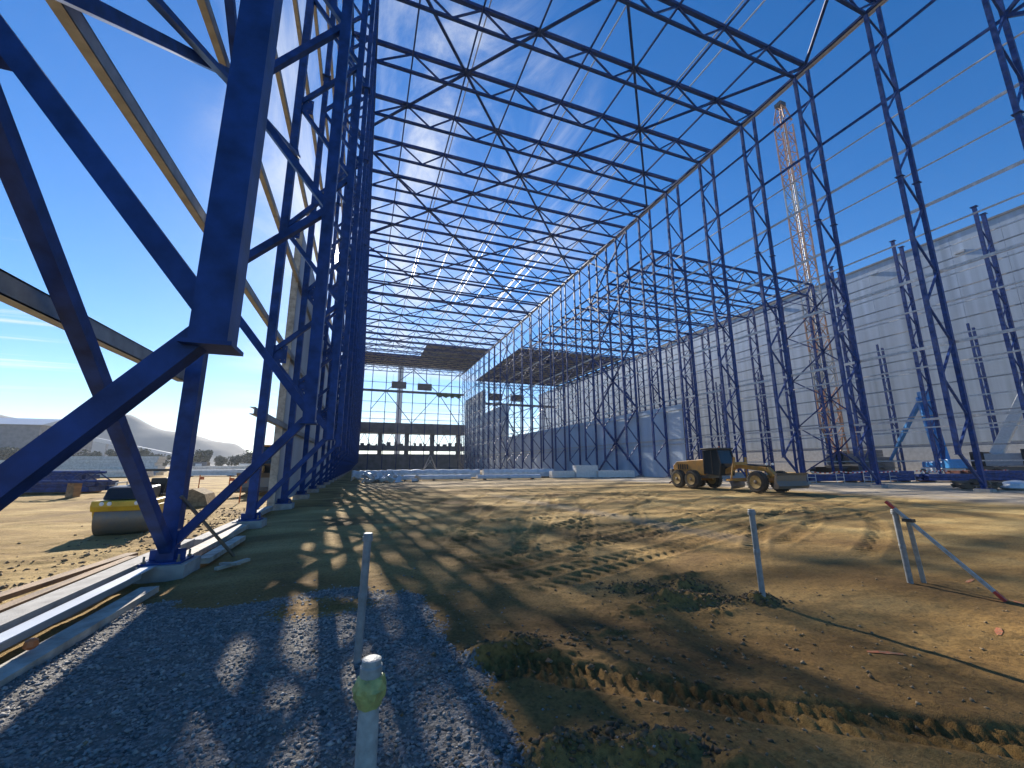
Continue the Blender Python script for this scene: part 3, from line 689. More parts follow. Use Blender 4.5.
MB().cyl((-2.0, .3, 2.2), (-2.0, .3, 3.0), .07).obj('exhaust_pipe', 'steel', g)
MB().lathe((-1.0, .5, 3.07), (0, 0, 1), [(0, .07), (.12, .07), (.16, .03)], 12).obj('beacon', 'orange', g)
MB().bar((-.2, 0, 1.25), (1.0, 0, 1.75), .3, .3, up=(0, 1, 0)).bar((.95, 0, 1.72), (3.3, 0, 1.5), .28, .32, up=(0, 1, 0)).bar((3.3, 0, 1.55), (3.75, 0, 1.0), .34, .3, up=(0, 1, 0)).obj('front_frame', 'yellow', g, bevel=.02)
MB().cyl((3.3, -.9, .72), (3.3, .9, .72), .11).box((3.3, 0, .95), (.4, .5, .4)).obj('front_axle', 'yellow', g)
MB().bar((3.4, 0, .95), (.5, -.6, .75), .14).bar((3.4, 0, .95), (.5, .6, .75), .14).obj('drawbar', 'yellow', g)
MB().lathe((.9, 0, .72), (0, 0, 1), [(-.06, .75), (-.06, .8), (.06, .8), (.06, .75)], 28).obj('turntable', 'yellow', g)
mb = MB(); pr2 = [(-.10, .0), (.06, .05), (.11, .22), (.08, .42), (-.03, .58), (-.06, .56), (.04, .4), (.07, .22), (.02, .08), (-.12, .03)]
ang = R(28)
mb.prism(pr2, 'y', -1.85, 1.85); mb.v = [(v[0]*math.cos(ang)-v[1]*math.sin(ang)+.75, v[0]*math.sin(ang)+v[1]*math.cos(ang), v[2]+.12) for v in mb.v]
mb.obj('mouldboard', 'steel', g)
for s_ in (-1, 1):
    MB().cyl((1.15, s_*.55, 2.15), (1.0, s_*.75, .85), .06).cyl((1.2, s_*.55, 2.35), (1.15, s_*.55, 1.6), .085).obj('lift_cylinder', 'yellow', g)
MB().box((1.2, 0, 1.9), (.2, 1.2, .2)).obj('cylinder_saddle', 'yellow', g)
MB().cyl((1.8, 0, 1.78), (3.4, 0, 1.72), .09).cyl((3.4, .15, 1.7), (3.7, .15, 1.1), .06).obj('hydraulic_hose', 'black', g)
for s_ in (-1, 1): MB().lathe((3.4, s_*.3, 1.85), (1, 0, 0), [(0, .05), (.08, .09), (.1, .08)], 12).obj('headlight', 'lamp', g)
for s_ in (-1, 1): MB().bar((3.7, s_*.3, 1.1), (4.7, s_*.35, .95), .14).obj('push_arm', 'yellow', g)
MB().prism([(4.6, .35), (4.9, .33), (5.0, .5), (4.85, .8), (4.9, 1.15), (5.0, 1.3), (4.8, 1.28), (4.7, .8)], 'y', -1.35, 1.35).obj('front_blade', 'steel', g)
MB().box((-5.25, 0, .8), (.1, 1.2, .9)).bar((-5.25, -.5, .5), (-5.7, -.5, .25), .08).bar((-5.25, 0, .5), (-5.7, 0, .25), .08).bar((-5.25, .5, .5), (-5.7, .5, .25), .08).obj('rear_ripper', 'maroon', g)
tag(g, 'dusty yellow motor grader parked before the right wall of the main hall', 'motor grader')

# ------------------------------------------------------------------ tandem roller, nose towards camera (-Y): built along -Y
r = empty('tandem_roller', (-6.2, 15.6, 0), R(6)); r.scale = (.84, .84, .9)
def drum(y):
    e = empty('drum', (0, y, .52)); e.parent = r
    MB().lathe((0, 0, 0), (1, 0, 0), [(-.72, .46), (-.72, .52), (.72, .52), (.72, .46)], 40).obj('drum_shell', 'steel', e, True)
    MB().lathe((0, 0, 0), (1, 0, 0), [(-.74, .1), (-.7, .44), (.7, .44), (.74, .1)], 20).obj('drum_hub', 'black', e, True)
drum(-.55); drum(1.75)
MB().prism([(-1.05, .74), (-1.12, .92), (-1.05, 1.06), (.2, 1.08), (.3, .74)], 'x', -.83, .83).obj('front_frame', 'yellow2', r, bevel=.03)
for s_ in (-1, 1): MB().prism([(-.95, .9), (-.75, .5), (-.35, .45), (.1, .9)], 'x', s_*.755, s_*.84).obj('drum_yoke', 'yellow2', r, bevel=.02)
MB().box((0, -1.145, .96), (1.5, .05, .17)).obj('nose_panel', 'yellow2', r, bevel=.01)
for x in (-.53, -.34, .34, .53):
    MB().lathe((x, -1.165, .975), (0, -1, 0), [(-.01, .06), (.02, .06), (.03, .045)], 16).obj('headlight', 'lamp', r, True)
    MB().lathe((x, -1.16, .975), (0, -1, 0), [(-.015, .085), (.008, .085)], 16).obj('lamp_bezel', 'black', r)
MB().prism([(-1.05, 1.08), (-.72, 1.42), (-.6, 1.46), (.15, 1.48), (.15, 1.08)], 'x', -.6, .6).obj('engine_hood', 'black', r, bevel=.06)
MB().box((0, -.2, 1.495), (.42, .5, .03)).obj('hood_panel', 'grey', r, bevel=.01)
MB().box((0, 1.0, .82), (1.5, 1.6, .22)).obj('platform', 'yellow2', r, bevel=.03)
MB().prism([(1.3, .9), (1.35, 1.15), (2.6, 1.1), (2.6, .9)], 'x', -.8, .8).obj('rear_frame', 'yellow2', r, bevel=.05)
MB().box((.25, .95, 1.1), (.5, .5, .12)).box((.25, 1.22, 1.4), (.5, .1, .55)).obj('seat', 'black', r, bevel=.04)
MB().bar((.25, .3, 1.0), (.25, .5, 1.45), .12).lathe((.25, .5, 1.48), (0, .4, 1), [(-.015, .17), (-.015, .2), (.015, .2), (.015, .17)], 20).obj('steering_column', 'black', r)
MB().bar((-.62, 1.4, .9), (-.62, 1.5, 1.95), .08).bar((.62, 1.4, .9), (.62, 1.5, 1.95), .08).bar((-.62, 1.5, 1.95), (.62, 1.5, 1.95), .08).obj('roll_bar', 'black', r)
MB().bar((.62, .2, 1.0), (.75, .2, 1.7), .03).box((.78, .2, 1.75), (.05, .16, .24)).obj('mirror', 'black', r)
MB().bar((-.72, .3, .95), (-.72, .3, 1.55), .04).bar((-.72, .3, 1.55), (-.72, 1.3, 1.55), .04).bar((-.72, 1.3, 1.55), (-.72, 1.3, .95), .04).obj('hand_rail', 'white', r)
MB().bar((.78, .3, .95), (.78, .3, 1.55), .04).bar((.78, .3, 1.55), (.78, 1.3, 1.55), .04).bar((.78, 1.3, 1.55), (.78, 1.3, .95), .04).obj('hand_rail', 'white', r)
tag(r, 'yellow tandem roller with black hood and four headlights on the left sand', 'road roller')

# wheel loader half hidden by the left cladding
r = empty('wheel_loader', (-6.0, 34.5, 0), R(180))
for x in (-.95, .95):
    for y in (-1.5, 1.5): wheel(r, (x, y, .8), .8, .5, (1, 0, 0))
MB().prism([(-2.6, .9), (-2.6, 1.9), (-.6, 2.2), (-.4, .8)], 'x', -.8, .8).obj('engine_hood', 'yellow', r, bevel=.08)
MB().prism([(-.5, .9), (-.5, 3.2), (.7, 3.2), (1.0, 2.0), (.9, .9)], 'x', -.7, .7).obj('cab', 'glass', r, bevel=.05)
MB().box((0, .1, 3.27), (1.5, 1.5, .12)).obj('cab_roof', 'yellow', r, bevel=.03)
MB().box((0, 1.4, 1.0), (1.0, 1.6, .6)).obj('front_frame', 'yellow', r, bevel=.05)
for s_ in (-1, 1): MB().bar((s_*.4, 1.2, 1.7), (s_*.4, 3.2, .7), .16, .3).obj('lift_arm', 'yellow', r)
MB().prism([(3.1, .2), (3.9, .2), (4.0, .3), (3.4, .5), (3.3, 1.1), (3.6, 1.4), (3.1, 1.3)], 'x', -1.4, 1.4).obj('bucket', 'steel', r)
tag(r, 'orange yellow wheel loader half hidden behind the left wall panels', 'wheel loader')

# ------------------------------------------------------------------ crawler crane with lattice boom
c = empty('crawler_crane', (81.5, 49.5, 0))
for s_ in (-1, 1):
    MB().prism([(-4.6, .5), (-4.2, .1), (4.2, .1), (4.6, .5), (4.6, .9), (4.2, 1.3), (-4.2, 1.3), (-4.6, .9)], 'x' if False else 'y', s_*2.6-.5, s_*2.6+.5).obj('crawler_track', 'black', c, bevel=.05)
MB().box((0, 0, 1.3), (3.4, 4.6, .5)).obj('undercarriage', 'steel', c)
MB().box((2.2, 0, 2.6), (8.5, 3.2, 1.9)).obj('machinery_house', 'darkconc', c, bevel=.08)
for k in range(4): MB().box((5.6, 0, 2.1+k*.62), (1.9, 5.4, .58)).obj('counterweight', 'darkconc', c, bevel=.04)
MB().prism([(-3.6, 1.7), (-3.6, 3.7), (-2.4, 3.7), (-1.9, 1.7)], 'y', -2.2, -1.0).obj('operator_cab', 'glass', c, bevel=.06)
bm_ = empty('boom', (-1.6, 0, 2.6)); bm_.parent = c
def boom_section(z0, z1, h0, h1, m, k0):
    cor = [(-1, -1), (1, -1), (1, 1), (-1, 1)]; ch = MB()
    for (sx, sy) in cor: ch.bar((sx*h0, sy*h0, z0), (sx*h1, sy*h1, z1), .21)
    n = max(1, round((z1-z0)/2.0))
    for i in range(n):
        a = z0+(z1-z0)*i/n; b = z0+(z1-z0)*(i+1)/n; ha = h0+(h1-h0)*i/n; hb = h0+(h1-h0)*(i+1)/n
        for q in range(4):
            p, s2 = cor[q], cor[(q+1) % 4]
            if i % 2: p, s2 = s2, p
            ch.bar((p[0]*ha, p[1]*ha, a), (s2[0]*hb, s2[1]*hb, b), .12); ch.bar((p[0]*ha, p[1]*ha, a), (s2[0]*ha, s2[1]*ha, a), .07)
    ch.obj('boom_section', m, bm_)
z = 0; boom_section(0, 6, .35, 1.15, 'crane', 0); z = 6; k = 0
while z < 69: boom_section(z+.02, min(z+7, 70), 1.15, 1.15, 'galvb' if k in (1, 3, 6) else 'crane', k); z += 7; k += 1
boom_section(70, 74, 1.15, .5, 'crane', 1)
MB().box((0, 0, 74.2), (1.6, 1.4, .9)).obj('boom_head', 'black', bm_)
MB().cyl((.3, 0, 4), (.3, 0, 73.5), .09, n=8).cyl((-.25, 0, 4), (-.25, 0, 73.5), .06, n=8).obj('hoist_rope', 'black', bm_)
bm_.rotation_euler = (0, R(-.6), 0)
MB().bar((3.5, -1.0, 3.5), (2.2, -1, 12), .25).bar((3.5, 1.0, 3.5), (2.2, 1, 12), .25).bar((2.2, -1, 12), (2.2, 1, 12), .25).cyl((2.2, 0, 12), (-.9, 0, 74), .05, n=6).obj('back_mast', 'crane', c)
tag(c, 'tall red and grey lattice boom crane standing beyond the right columns', 'crane')

# telescopic truck crane at the right edge
t = empty('truck_crane', (78.6, 26.4, 0), R(-84))
MB().box((0, 0, 1.2), (11, 2.5, .5)).obj('chassis', 'steel', t, bevel=.03)
for x in (-4.2, -2.7, 1.6, 3.1, 4.5):
    for y in (-1.1, 1.1): wheel(t, (x, y, .62), .62, .4, rim='grey', n=16)
MB().prism([(4.9, .7), (4.9, 2.9), (6.6, 2.9), (7.0, 1.8), (7.0, .7)], 'y', -1.2, 1.2).obj('driver_cab', 'grey', t, bevel=.08)
MB().prism([(5.1, 1.8), (5.1, 2.7), (6.5, 2.7), (6.9, 1.8)], 'y', -1.23, 1.23).obj('cab_window', 'glass', t)
MB().box((-1.2, 0, 2.3), (5.4, 2.4, 1.6)).obj('turntable_house', 'grey', t, bevel=.08)
MB().box((-4.2, 0, 2.4), (1.3, 2.6, 1.9)).obj('counterweight', 'black', t, bevel=.05)
MB().prism([(-.2, 1.6), (-.2, 3.6), (1.4, 3.6), (1.9, 2.4), (1.7, 1.6)], 'y', -1.9, -1.0).obj('crane_cab', 'black', t, bevel=.05)
MB().bar((-2.8, .2, 3.0), (3.4, .2, 15.5), 1.1, .95, up=(0, 1, 0)).obj('boom_base', 'white', t, bevel=.04)
MB().bar((3.4, .2, 15.5), (7.4, .2, 23.5), .85, .75, up=(0, 1, 0)).obj('boom_extension', 'white', t, bevel=.03)
MB().cyl((.2, .2, 3.0), (1.0, .2, 9.5), .2).obj('lift_cylinder', 'grey', t)
for s_ in (-1, 1): MB().box((-4.8, s_*2.6, .5), (.4, 2.4, .25)).box((-4.8, s_*3.6, .3), (.4, .4, .5)).obj('outrigger', 'grey', t)
tag(t, 'white telescopic truck crane with raised boom at the right edge', 'truck crane')

# blue boom lift
t = empty('boom_lift', (74.6, 33.2, 0), R(60)); t = t
MB().box((0, 0, .9), (4.2, 2.2, .7)).obj('chassis', 'white', t, bevel=.08)
for x in (-1.5, 1.5):
    for y in (-1.1, 1.1): wheel(t, (x, y, .55), .55, .4, rim='white', n=16)
MB().box((0, 0, 1.7), (3.6, 2.1, .8)).box((-2.2, 0, 1.8), (1.2, 2.2, 1.2)).obj('turntable_cover', 'cyan', t, bevel=.1)
MB().bar((-1.0, 0, 1.9), (.4, 0, 11.4), .75, .6, up=(0, 1, 0)).obj('lower_boom', 'cyan', t, bevel=.03)
MB().bar((-.3, .5, 2.5), (.9, .5, 11.2), .45, .4, up=(0, 1, 0)).obj('tower_link', 'cyan', t, bevel=.03)
MB().box((.5, .1, 11.4), (1.0, .9, 1.1)).obj('boom_knuckle', 'cyan', t, bevel=.08)
MB().bar((.6, .2, 11.2), (6.4, .2, 5.2), .5, .45, up=(0, 1, 0)).obj('upper_boom', 'cyan', t, bevel=.03)
MB().bar((6.4, .2, 5.2), (9.0, .2, 2.4), .32, .3, up=(0, 1, 0)).obj('boom_extension', 'cyan', t, bevel=.02)
bk = MB()
for z_ in (1.2, 1.75, 2.3):
    for (a, b) in (((8.8, -.9), (10.0, -.9)), ((10, -.9), (10, 1.3)), ((10, 1.3), (8.8, 1.3)), ((8.8, 1.3), (8.8, -.9))): bk.bar((*a, z_), (*b, z_), .05)
for p in ((8.8, -.9), (10, -.9), (10, 1.3), (8.8, 1.3)): bk.bar((*p, 1.15), (*p, 2.35), .05)
bk.box((9.4, .2, 1.15), (1.25, 2.25, .06)); bk.obj('basket', 'steel', t)
tag(t, 'bright blue articulated boom lift folded before the grey wall', 'boom lift')

# ------------------------------------------------------------------ barriers, tape and stored steel in the right background
bx = [(40.2+i*3.6, 27.4-i*.18*3.6/1.0*.42) for i in range(0, 9)]
def barrier(x, y, k):
    e = empty('site_barrier', (x, y, 0)); mb = MB()
    for s_ in (-1, 1): mb.cyl((s_*.55, 0, .02), (s_*.55, 0, 1.1), .03, n=8); mb.bar((s_*.55, -.3, .03), (s_*.55, .3, .03), .05)
    for z_ in (1.1, .6, .25): mb.bar((-.55, 0, z_), (.55, 0, z_), .045)
    mb.obj('frame', 'galv', e); return tag(e, f'grey crowd barrier holding the striped tape, {ORD[k]} from the left', 'barrier', 'site barriers on the right')
for k, (x, y) in enumerate(bx): barrier(x, y, k)
tp = MB()
for k in range(len(bx)-1):
    (xa, ya), (xb, yb) = bx[k], bx[k+1]; n = 12
    for i in range(n):
        u0, u1 = i/n, (i+1)/n; s0 = -.12*math.sin(math.pi*u0); s1 = -.12*math.sin(math.pi*u1)
        tp.bar((xa+(xb-xa)*u0, ya+(yb-ya)*u0-.06, 1.12+s0), (xa+(xb-xa)*u1, ya+(yb-ya)*u1-.06, 1.12+s1), .012, .10, m='red' if i % 2 else 'white')
tag(tp.obj('barrier_tape', 'white'), 'red and white striped tape strung between the barriers', 'tape')
def stack(name, x, y, rz, L, w, rowsn, cols, sec, m, lab, cat='steel stack', grp=None, part='beam'):
    e = empty(name, (x, y, 0), rz)
    for t_ in (-.35, .35): MB().box((t_*L, 0, .08), (.15, w+.2, .16)).obj('bearer', 'wood', e)
    for i in range(rowsn):
        for j in range(cols):
            l = L*random.uniform(.93, 1); MB().box((random.uniform(-.2, .2), (j-(cols-1)/2)*w/cols, .16+sec/2+i*(sec+.03)), (l, w/cols*.86, sec)).obj(part, m, e)
    tag(e, lab, cat, grp)
for k in range(7):
    stack('beam_stack', 45.5+k*5.6, 27.3-k*1.9+random.uniform(-.5, .5)+2.2, R(-18+random.uniform(-3, 3)), 5.4, 1.8, 3 if k % 2 else 2, 3, .3, 'blue', f'stack of blue steel beams behind the striped tape, {ORD[k]} from the left', 'steel stack', 'blue beam stacks behind the tape')
stack('rust_stack', 62, 24.5, R(-15), 6, 2, 3, 4, .3, 'maroon', 'stack of rusty brown steel behind the tape near the right edge')
e = empty('rubbish_heap', (42.3, 16.9, 0)); mb = MB()
for i in range(26): mb.box((random.gauss(0, 1.0), random.gauss(0, .6), .1+random.random()*.45), (random.uniform(.3, 1.2), random.uniform(.2, .6), random.uniform(.05, .3)), Matrix.Rotation(random.random()*3, 3, 'Z') @ Matrix.Rotation(random.gauss(0, .3), 3, 'X'))
mb.obj('heap', 'brown', e); tag(e, 'heap of dark scrap beyond the nearest right column', 'scrap heap')
mb = MB(); mb.lathe((0, 0, 0), (0, 0, 1), [(0, .6), (.15, .8), (.45, .75), (.6, .45), (.68, .15)], 12)
mb.v = [(v[0]*(1.3+.2*random.random()), v[1]*(1+.2*random.random()), v[2]) for v in mb.v]
o = mb.obj('white_sack', 'wrap', None, True); o.location = (44.4, 15.8, 0); tag(o, 'crumpled white sack lying at the right edge', 'sack')
# tank container and dark cabins near the crane
tag(MB().box((0, 0, 1.5), (5, 2.4, 2.8)).obj('site_container', 'darkconc', None, bevel=.04), 'dark green container beside the lattice crane', 'container').location = (79.5, 43.5, 0)

# white bundles across the hall
def bundle(x, y, rz, L, h, w, lab, m='wrap', name='wrapped_bundle'):
    e = empty(name, (x, y, 0), rz)
    for t_ in (-.38, 0, .38): MB().box((t_*L, 0, .09), (.2, w, .18)).obj('bearer', 'wood', e)
    n = 24; vs = []; fs = []; mb = MB()
    for i in range(n+1):
        xx = (i/n-.5)*L; j = .05*math.sin(i*1.9)+.03*random.random()
        for (py, pz) in ((-.5, 0), (-.52, .6), (-.35, .98), (0, 1.04), (.35, .98), (.52, .6), (.5, 0)): vs.append((xx, py*w*(1+j*.3), .18+pz*h*(1+j)))
    for i in range(n):
        for q in range(6): fs.append((i*7+q, i*7+q+1, (i+1)*7+q+1, (i+1)*7+q))
        fs.append((i*7+6, i*7, (i+1)*7, (i+1)*7+6))
    fs += [tuple(range(7)), tuple(range(n*7, n*7+7))[::-1]]
    mb.add(vs, fs); mb.obj('wrapping', m, e, True); tag(e, lab, 'wrapped bundle', 'white wrapped bundles across the hall')
bundle(9.5, 57.2, R(-3), 12.5, 1.0, 1.6, 'long white wrapped bundle at the back, left half')
bundle(21.5, 56.3, R(-4), 10.5, 1.0, 1.6, 'long white wrapped bundle at the back, right half')
bundle(8.5, 51.2, R(-2), 9.0, .45, 1.2, 'low white wrapped bundle in front, left')
bundle(18.0, 50.6, R(-3), 8.4, .4, 1.2, 'low white wrapped bundle in front, right')
bundle(2.2, 60, R(5), 6.5, .9, 1.6, 'short white wrapped bundle at the foot of the left columns')
for k, (x, y, L, h) in enumerate(((26.6, 52.2, 3.6, .9), (29.6, 51.2, 3.2, 1.7), (32.4, 50.3, 3.0, 1.0), (35., 50, 2.8, .9))):
    e = empty('panel_stack', (x, y, 0), R(-8)); nn = int(h/.15)
    for t_ in (-.3, .3): MB().box((t_*L, 0, .05), (.12, 1.3, .1)).obj('bearer', 'wood', e)
    for i in range(nn): MB().box((random.uniform(-.03, .03), random.uniform(-.03, .03), .17+i*.15), (L, 1.4, .14)).obj('panel', 'white', e)
    tag(e, f'stack of white insulation panels by the right wall, {ORD[k]} from the left', 'panel stack', 'stacks of white panels')
e = empty('sheeting_pile', (2.2, 48.6, 0)); mb = MB()
for i in range(30):
    rot = Matrix.Rotation(random.gauss(0, .4), 3, 'X') @ Matrix.Rotation(random.gauss(0, .4), 3, 'Y') @ Matrix.Rotation(random.random()*3, 3, 'Z')
    mb.box((random.gauss(0, 1.6), random.gauss(0, .6), .15+abs(random.gauss(0, .3))), (random.uniform(.5, 1.4), random.uniform(.4, .9), random.uniform(.05, .4)), rot)
mb.obj('sheeting', 'wrap', e); tag(e, 'untidy pile of white sheeting near the left columns', 'sheeting')
e = empty('trestle', (14.3, 92, 0)); e.scale = (.8, .8, .75); mb = MB()
for s_ in (-1, 1):
    for q in (-1, 1): mb.bar((s_*2.2, q*1, 0), (s_*.1, 0, 5.2), .12)
    mb.bar((s_*1.6, 0, 1.2), (-s_*.5, 0, 4), .08)
mb.bar((-1.7, 0, 1.2), (1.7, 0, 1.2), .08); mb.obj('frame', 'galv', e); tag(e, 'small pyramid of steel props in the middle of the far floor', 'trestle')

# ------------------------------------------------------------------ left background yard
for k, (x, y, L, n, m, rz) in enumerate(((-24.5, 43, 9.5, 4, 'blue', -10), (-20.5, 38.5, 7, 2, 'blue', -12), (-27, 36, 6, 3, 'blue', -8), (-30.5, 46, 9, 5, 'blue', -5))):
    stack('beam_stack', x, y, R(rz), L, 2.4, n, 3, .32, m, ('long', 'low', 'short', 'high')[k]+' stack of blue steel members in the left yard', 'steel stack', 'blue steel in the left yard')
e = empty('steel_lattice', (-18.2, 33.5, .95), R(-14)); mb = MB()
for (y_, z_) in ((-.5, 0), (.5, 0), (0, .55)): mb.cyl((-3.6, y_, z_), (3.6, y_, z_), .08, n=8)
for i in range(9):
    xx = -3.6+i*.8; mb.bar((xx, -.5, 0), (xx+.4, 0, .55), .06); mb.bar((xx+.4, 0, .55), (xx+.8, .5, 0), .06)
mb.obj('truss', 'blue', e); 
for x_ in (-2, 2): MB().box((x_, 0, -.5), (.4, .5, .85)).obj('bearer', 'wood', e)
tag(e, 'blue lattice girder laid on bearers behind the roller', 'lattice girder')
for k, (x, y, L, n, sec, m) in enumerate(((-41, 90, 17, 6, .52, 'galv'), (-30, 108, 14, 3, .5, 'galv'), (-24.5, 86, 9, 2, .45, 'wrap'), (-37.0, 84, 10, 2, .45, 'galv'), (-22, 112, 9, 4, .5, 'galv'), (-16, 84, 9, 2, .5, 'wrap'), (-56, 88, 13, 5, .5, 'galv'))):
    stack('sheet_stack', x, y, R(-4), L, 3, n, 1, sec, m, f'stack of pale sheeting packs in the far left yard, {ORD[k]} placed', 'sheet stack', 'pale sheet stacks in the left yard', 'pack')
for ob, lb in zip([o for o in bpy.data.objects if o.name.startswith('sheet_stack')], ('tall wide stack of pale grey sheet packs behind the roller', 'pale sheet packs far behind, left of the third column', 'low white wrapped packs lying right of the roller', 'low grey sheet packs in front of the tall wide stack', 'pale sheet packs standing before the teal cabin', 'low white packs seen just left of the third column', 'pale sheet packs at the left edge of the yard')): ob['label'] = lb
o = MB().box((0, 0, 1.3), (6, 2.4, 2.6)).box((0, 0, 2.65), (6.1, 2.5, .08)).obj('site_cabin', 'teal', None, bevel=.03); o.location = (-16.5, 98, 0); tag(o, 'teal site cabin beyond the yard stacks', 'cabin')
o = MB().box((0, 0, 1.3), (6, 2.4, 2.6)).box((1.5, -1.22, 1.3), (1.2, .04, 1.9), m='white').obj('site_container', 'darkconc', None, bevel=.03); o.location = (-35.5, 112, 0); tag(o, 'dark storage container between the yard stacks', 'container')
for k, (x, y) in enumerate(((-5.6, 24.5), (-7.0, 28.0), (-9.5, 31.5))):
    e = empty('marker_post', (x, y, 0)); MB().cyl((0, 0, 0), (0, 0, 1.3), .03, n=8).obj('post', 'orange', e); MB().box((.12, 0, 1.1), (.22, .02, .18)).obj('flag', 'orange', e)
    tag(e, ('orange marker post nearest the second column', 'orange marker post behind the roller tail', 'orange marker post farthest left')[k], 'marker post', 'orange marker posts')
tag(MB().prism([(-.9, 0), (.9, 0), (.7, .55), (.2, .8), (-.4, .65), (-.7, .4)], 'y', -.7, .7).obj('earth_heap', 'dirt'), 'small brown earth heap right of the roller', 'earth heap').location = (-7.6, 24.5, 0)
# hall far left
e = empty('storage_hall', (-195, 262, 0))
MB().box((0, 0, 9.8), (120, 40, 19.6)).obj('wall', 'darkconc', e)
MB().prism([(-21, 19.7), (21, 19.7), (8, 23.5), (-8, 23.5)], 'x', -61, 61).obj('roof', 'grey', e)
for k in range(10): MB().box((-52+k*11, -20.1, 4), (6, .3, 6)).obj('door', 'black', e)
tag(e, 'long dark storage hall with pale roof at the far left', 'storage hall')
e = empty('conveyor', (-190, 420, 0)); MB().bar((-60, 0, 34), (60, 0, 6), 3, 3).obj('gallery', 'grey', e)
for k in range(5): x_ = -50+k*24; MB().box((x_, 0, (34-(x_+60)*28/120)/2), (1, 1, 34-(x_+60)*28/120)).obj('trestle_leg', 'darkconc', e)
tag(e, 'pale inclined conveyor gallery running down in front of the slag heap', 'conveyor')
# hill
def hill():
    prof = [(-1100, 60), (-700, 70), (-430, 58), (-368, 48), (-331, 55), (-300, 61.5), (-278, 51), (-259, 45), (-229, 40), (-199, 34), (-174, 29.5), (-154, 16.5), (-120, 2), (-90, -4)]
    px = np.array([p[0] for p in prof]); pz = np.array([p[1] for p in prof])
    xs = np.linspace(-1100, -90, 190); ys = np.linspace(560, 1000, 60); X, Y = np.meshgrid(xs, ys)
    cross = np.where(Y < 700, sst(Y, 560, 700), 1-sst(Y, 760, 1000))
    Z = np.interp(X*700/np.maximum(Y, 700), px, pz*1.13)*cross+fbm(X, Y, .02, 8)*6*cross-1
    me = bpy.data.meshes.new('hill'); V = np.stack([X.ravel(), Y.ravel(), Z.ravel()], 1); n = len(xs)
    F = [(r*n+c, r*n+c+1, (r+1)*n+c+1, (r+1)*n+c) for r in range(len(ys)-1) for c in range(n-1)]
    me.from_pydata(V.tolist(), [], F); me.polygons.foreach_set('use_smooth', [True]*len(F)); me.materials.append(M['slag'])
    o = bpy.data.objects.new('hill', me); COL.objects.link(o); tag(o, 'grey brown flat topped slag heap on the horizon', 'hill', kind='structure')
hill()
# trees
def tree(x, y, h, w, k, label, grp):
    e = empty('tree', (x, y, 0)); rr = np.random.default_rng(500+k)
    tr = MB(); tr.cyl((0, 0, -.2), (0, 0, h*.45), .22, .14, 8)
    for i in range(5):
        a = rr.random()*6.28; tr.cyl((0, 0, h*(.25+.05*i)), (math.cos(a)*w*.3, math.sin(a)*w*.3, h*(.55+.07*i)), .09, .04, 6)
    tr.obj('trunk', 'bark', e)
    vs = []; fs = []
    cl = [(rr.normal(0, w*.2), rr.normal(0, w*.2), h*(.35+.5*rr.random()), w*(.16+.16*rr.random())) for _ in range(12)]
    for i in range(900):
        c_ = cl[rr.integers(12)]; d = rr.normal(0, 1, 3); d /= np.linalg.norm(d); p = np.array(c_[:3])+d*c_[3]*rr.random()**.33*np.array([1, 1, .85])
        if p[2] < .2: p[2] = .2+rr.random()*.5
        a = rr.normal(0, 1, 3); a /= np.linalg.norm(a); b = np.cross(a, rr.normal(0, 1, 3)); b /= np.linalg.norm(b); s_ = h*.038*(.6+rr.random())
        o_ = len(vs); vs += [tuple(p-a*s_-b*s_*.6), tuple(p+a*s_-b*s_*.6), tuple(p+a*s_+b*s_*.6), tuple(p-a*s_+b*s_*.6)]; fs.append((o_, o_+1, o_+2, o_+3))
    MB().add(vs, fs).obj('crown', 'leaf', e); tag(e, label, 'tree', grp)
k = 0
tps = [(-128+i*4.6+random.uniform(-1, 1), 205+random.uniform(-6, 6), random.uniform(7.0, 9.6), random.uniform(6, 8)) for i in range(12)]
for (x, y, h, w) in tps:
    tree(x, y, h, w, k, f'bushy dull green tree in the distant left tree line, {ORD[k]} from the left', 'trees of the distant left tree line'); k += 1
for q, (x, y, h, w) in enumerate(((-57.5, 190, 7.8, 6.5), (-52.5, 195, 5.8, 5), (-47, 192, 6.2, 6), (-42, 190, 7.4, 8), (-36, 194, 7.6, 7.5), (-31, 196, 6.2, 6), (-64, 200, 5, 6), (-25, 200, 6, 7))):
    tree(x, y, h, w, 40+q, f'dark tree on the skyline between the second and third left columns, {ORD[q]} planted', 'trees between the left columns')
for i, ob in enumerate(sorted([o for o in bpy.data.objects if o.name.startswith('tree') and o.get('group') == 'trees between the left columns'], key=lambda o: o.location.x)):
    ob['label'] = f'dark tree seen between the second and third left columns, {ORD[i]} from the left'
for i, ob in enumerate(sorted([o for o in bpy.data.objects if o.name.startswith('tree') and o.get('group') == 'trees of the distant left tree line'], key=lambda o: o.location.x)):
    ob['label'] = f'bushy dull green tree in the distant left tree line, {ORD[i]} from the left'

# ------------------------------------------------------------------ camera
cam = bpy.data.cameras.new('camera'); co = bpy.data.objects.new('camera', cam); COL.objects.link(co); S.camera = co
F, YAW, PI_, RO, HC = 406.7, R(20.06), R(11.17), R(.17), 1.905
cam.sensor_fit = 'HORIZONTAL'; cam.sensor_width = 36; cam.lens = 36*F/1024; cam.clip_start = .05; cam.clip_end = 9000
right0 = Vector((math.cos(YAW), -math.sin(YAW), 0)); d0 = Vector((math.sin(YAW), math.cos(YAW), 0))
fwd = d0*math.cos(PI_)+Vector((0, 0, math.sin(PI_))); up0 = -d0*math.sin(PI_)+Vector((0, 0, math.cos(PI_)))
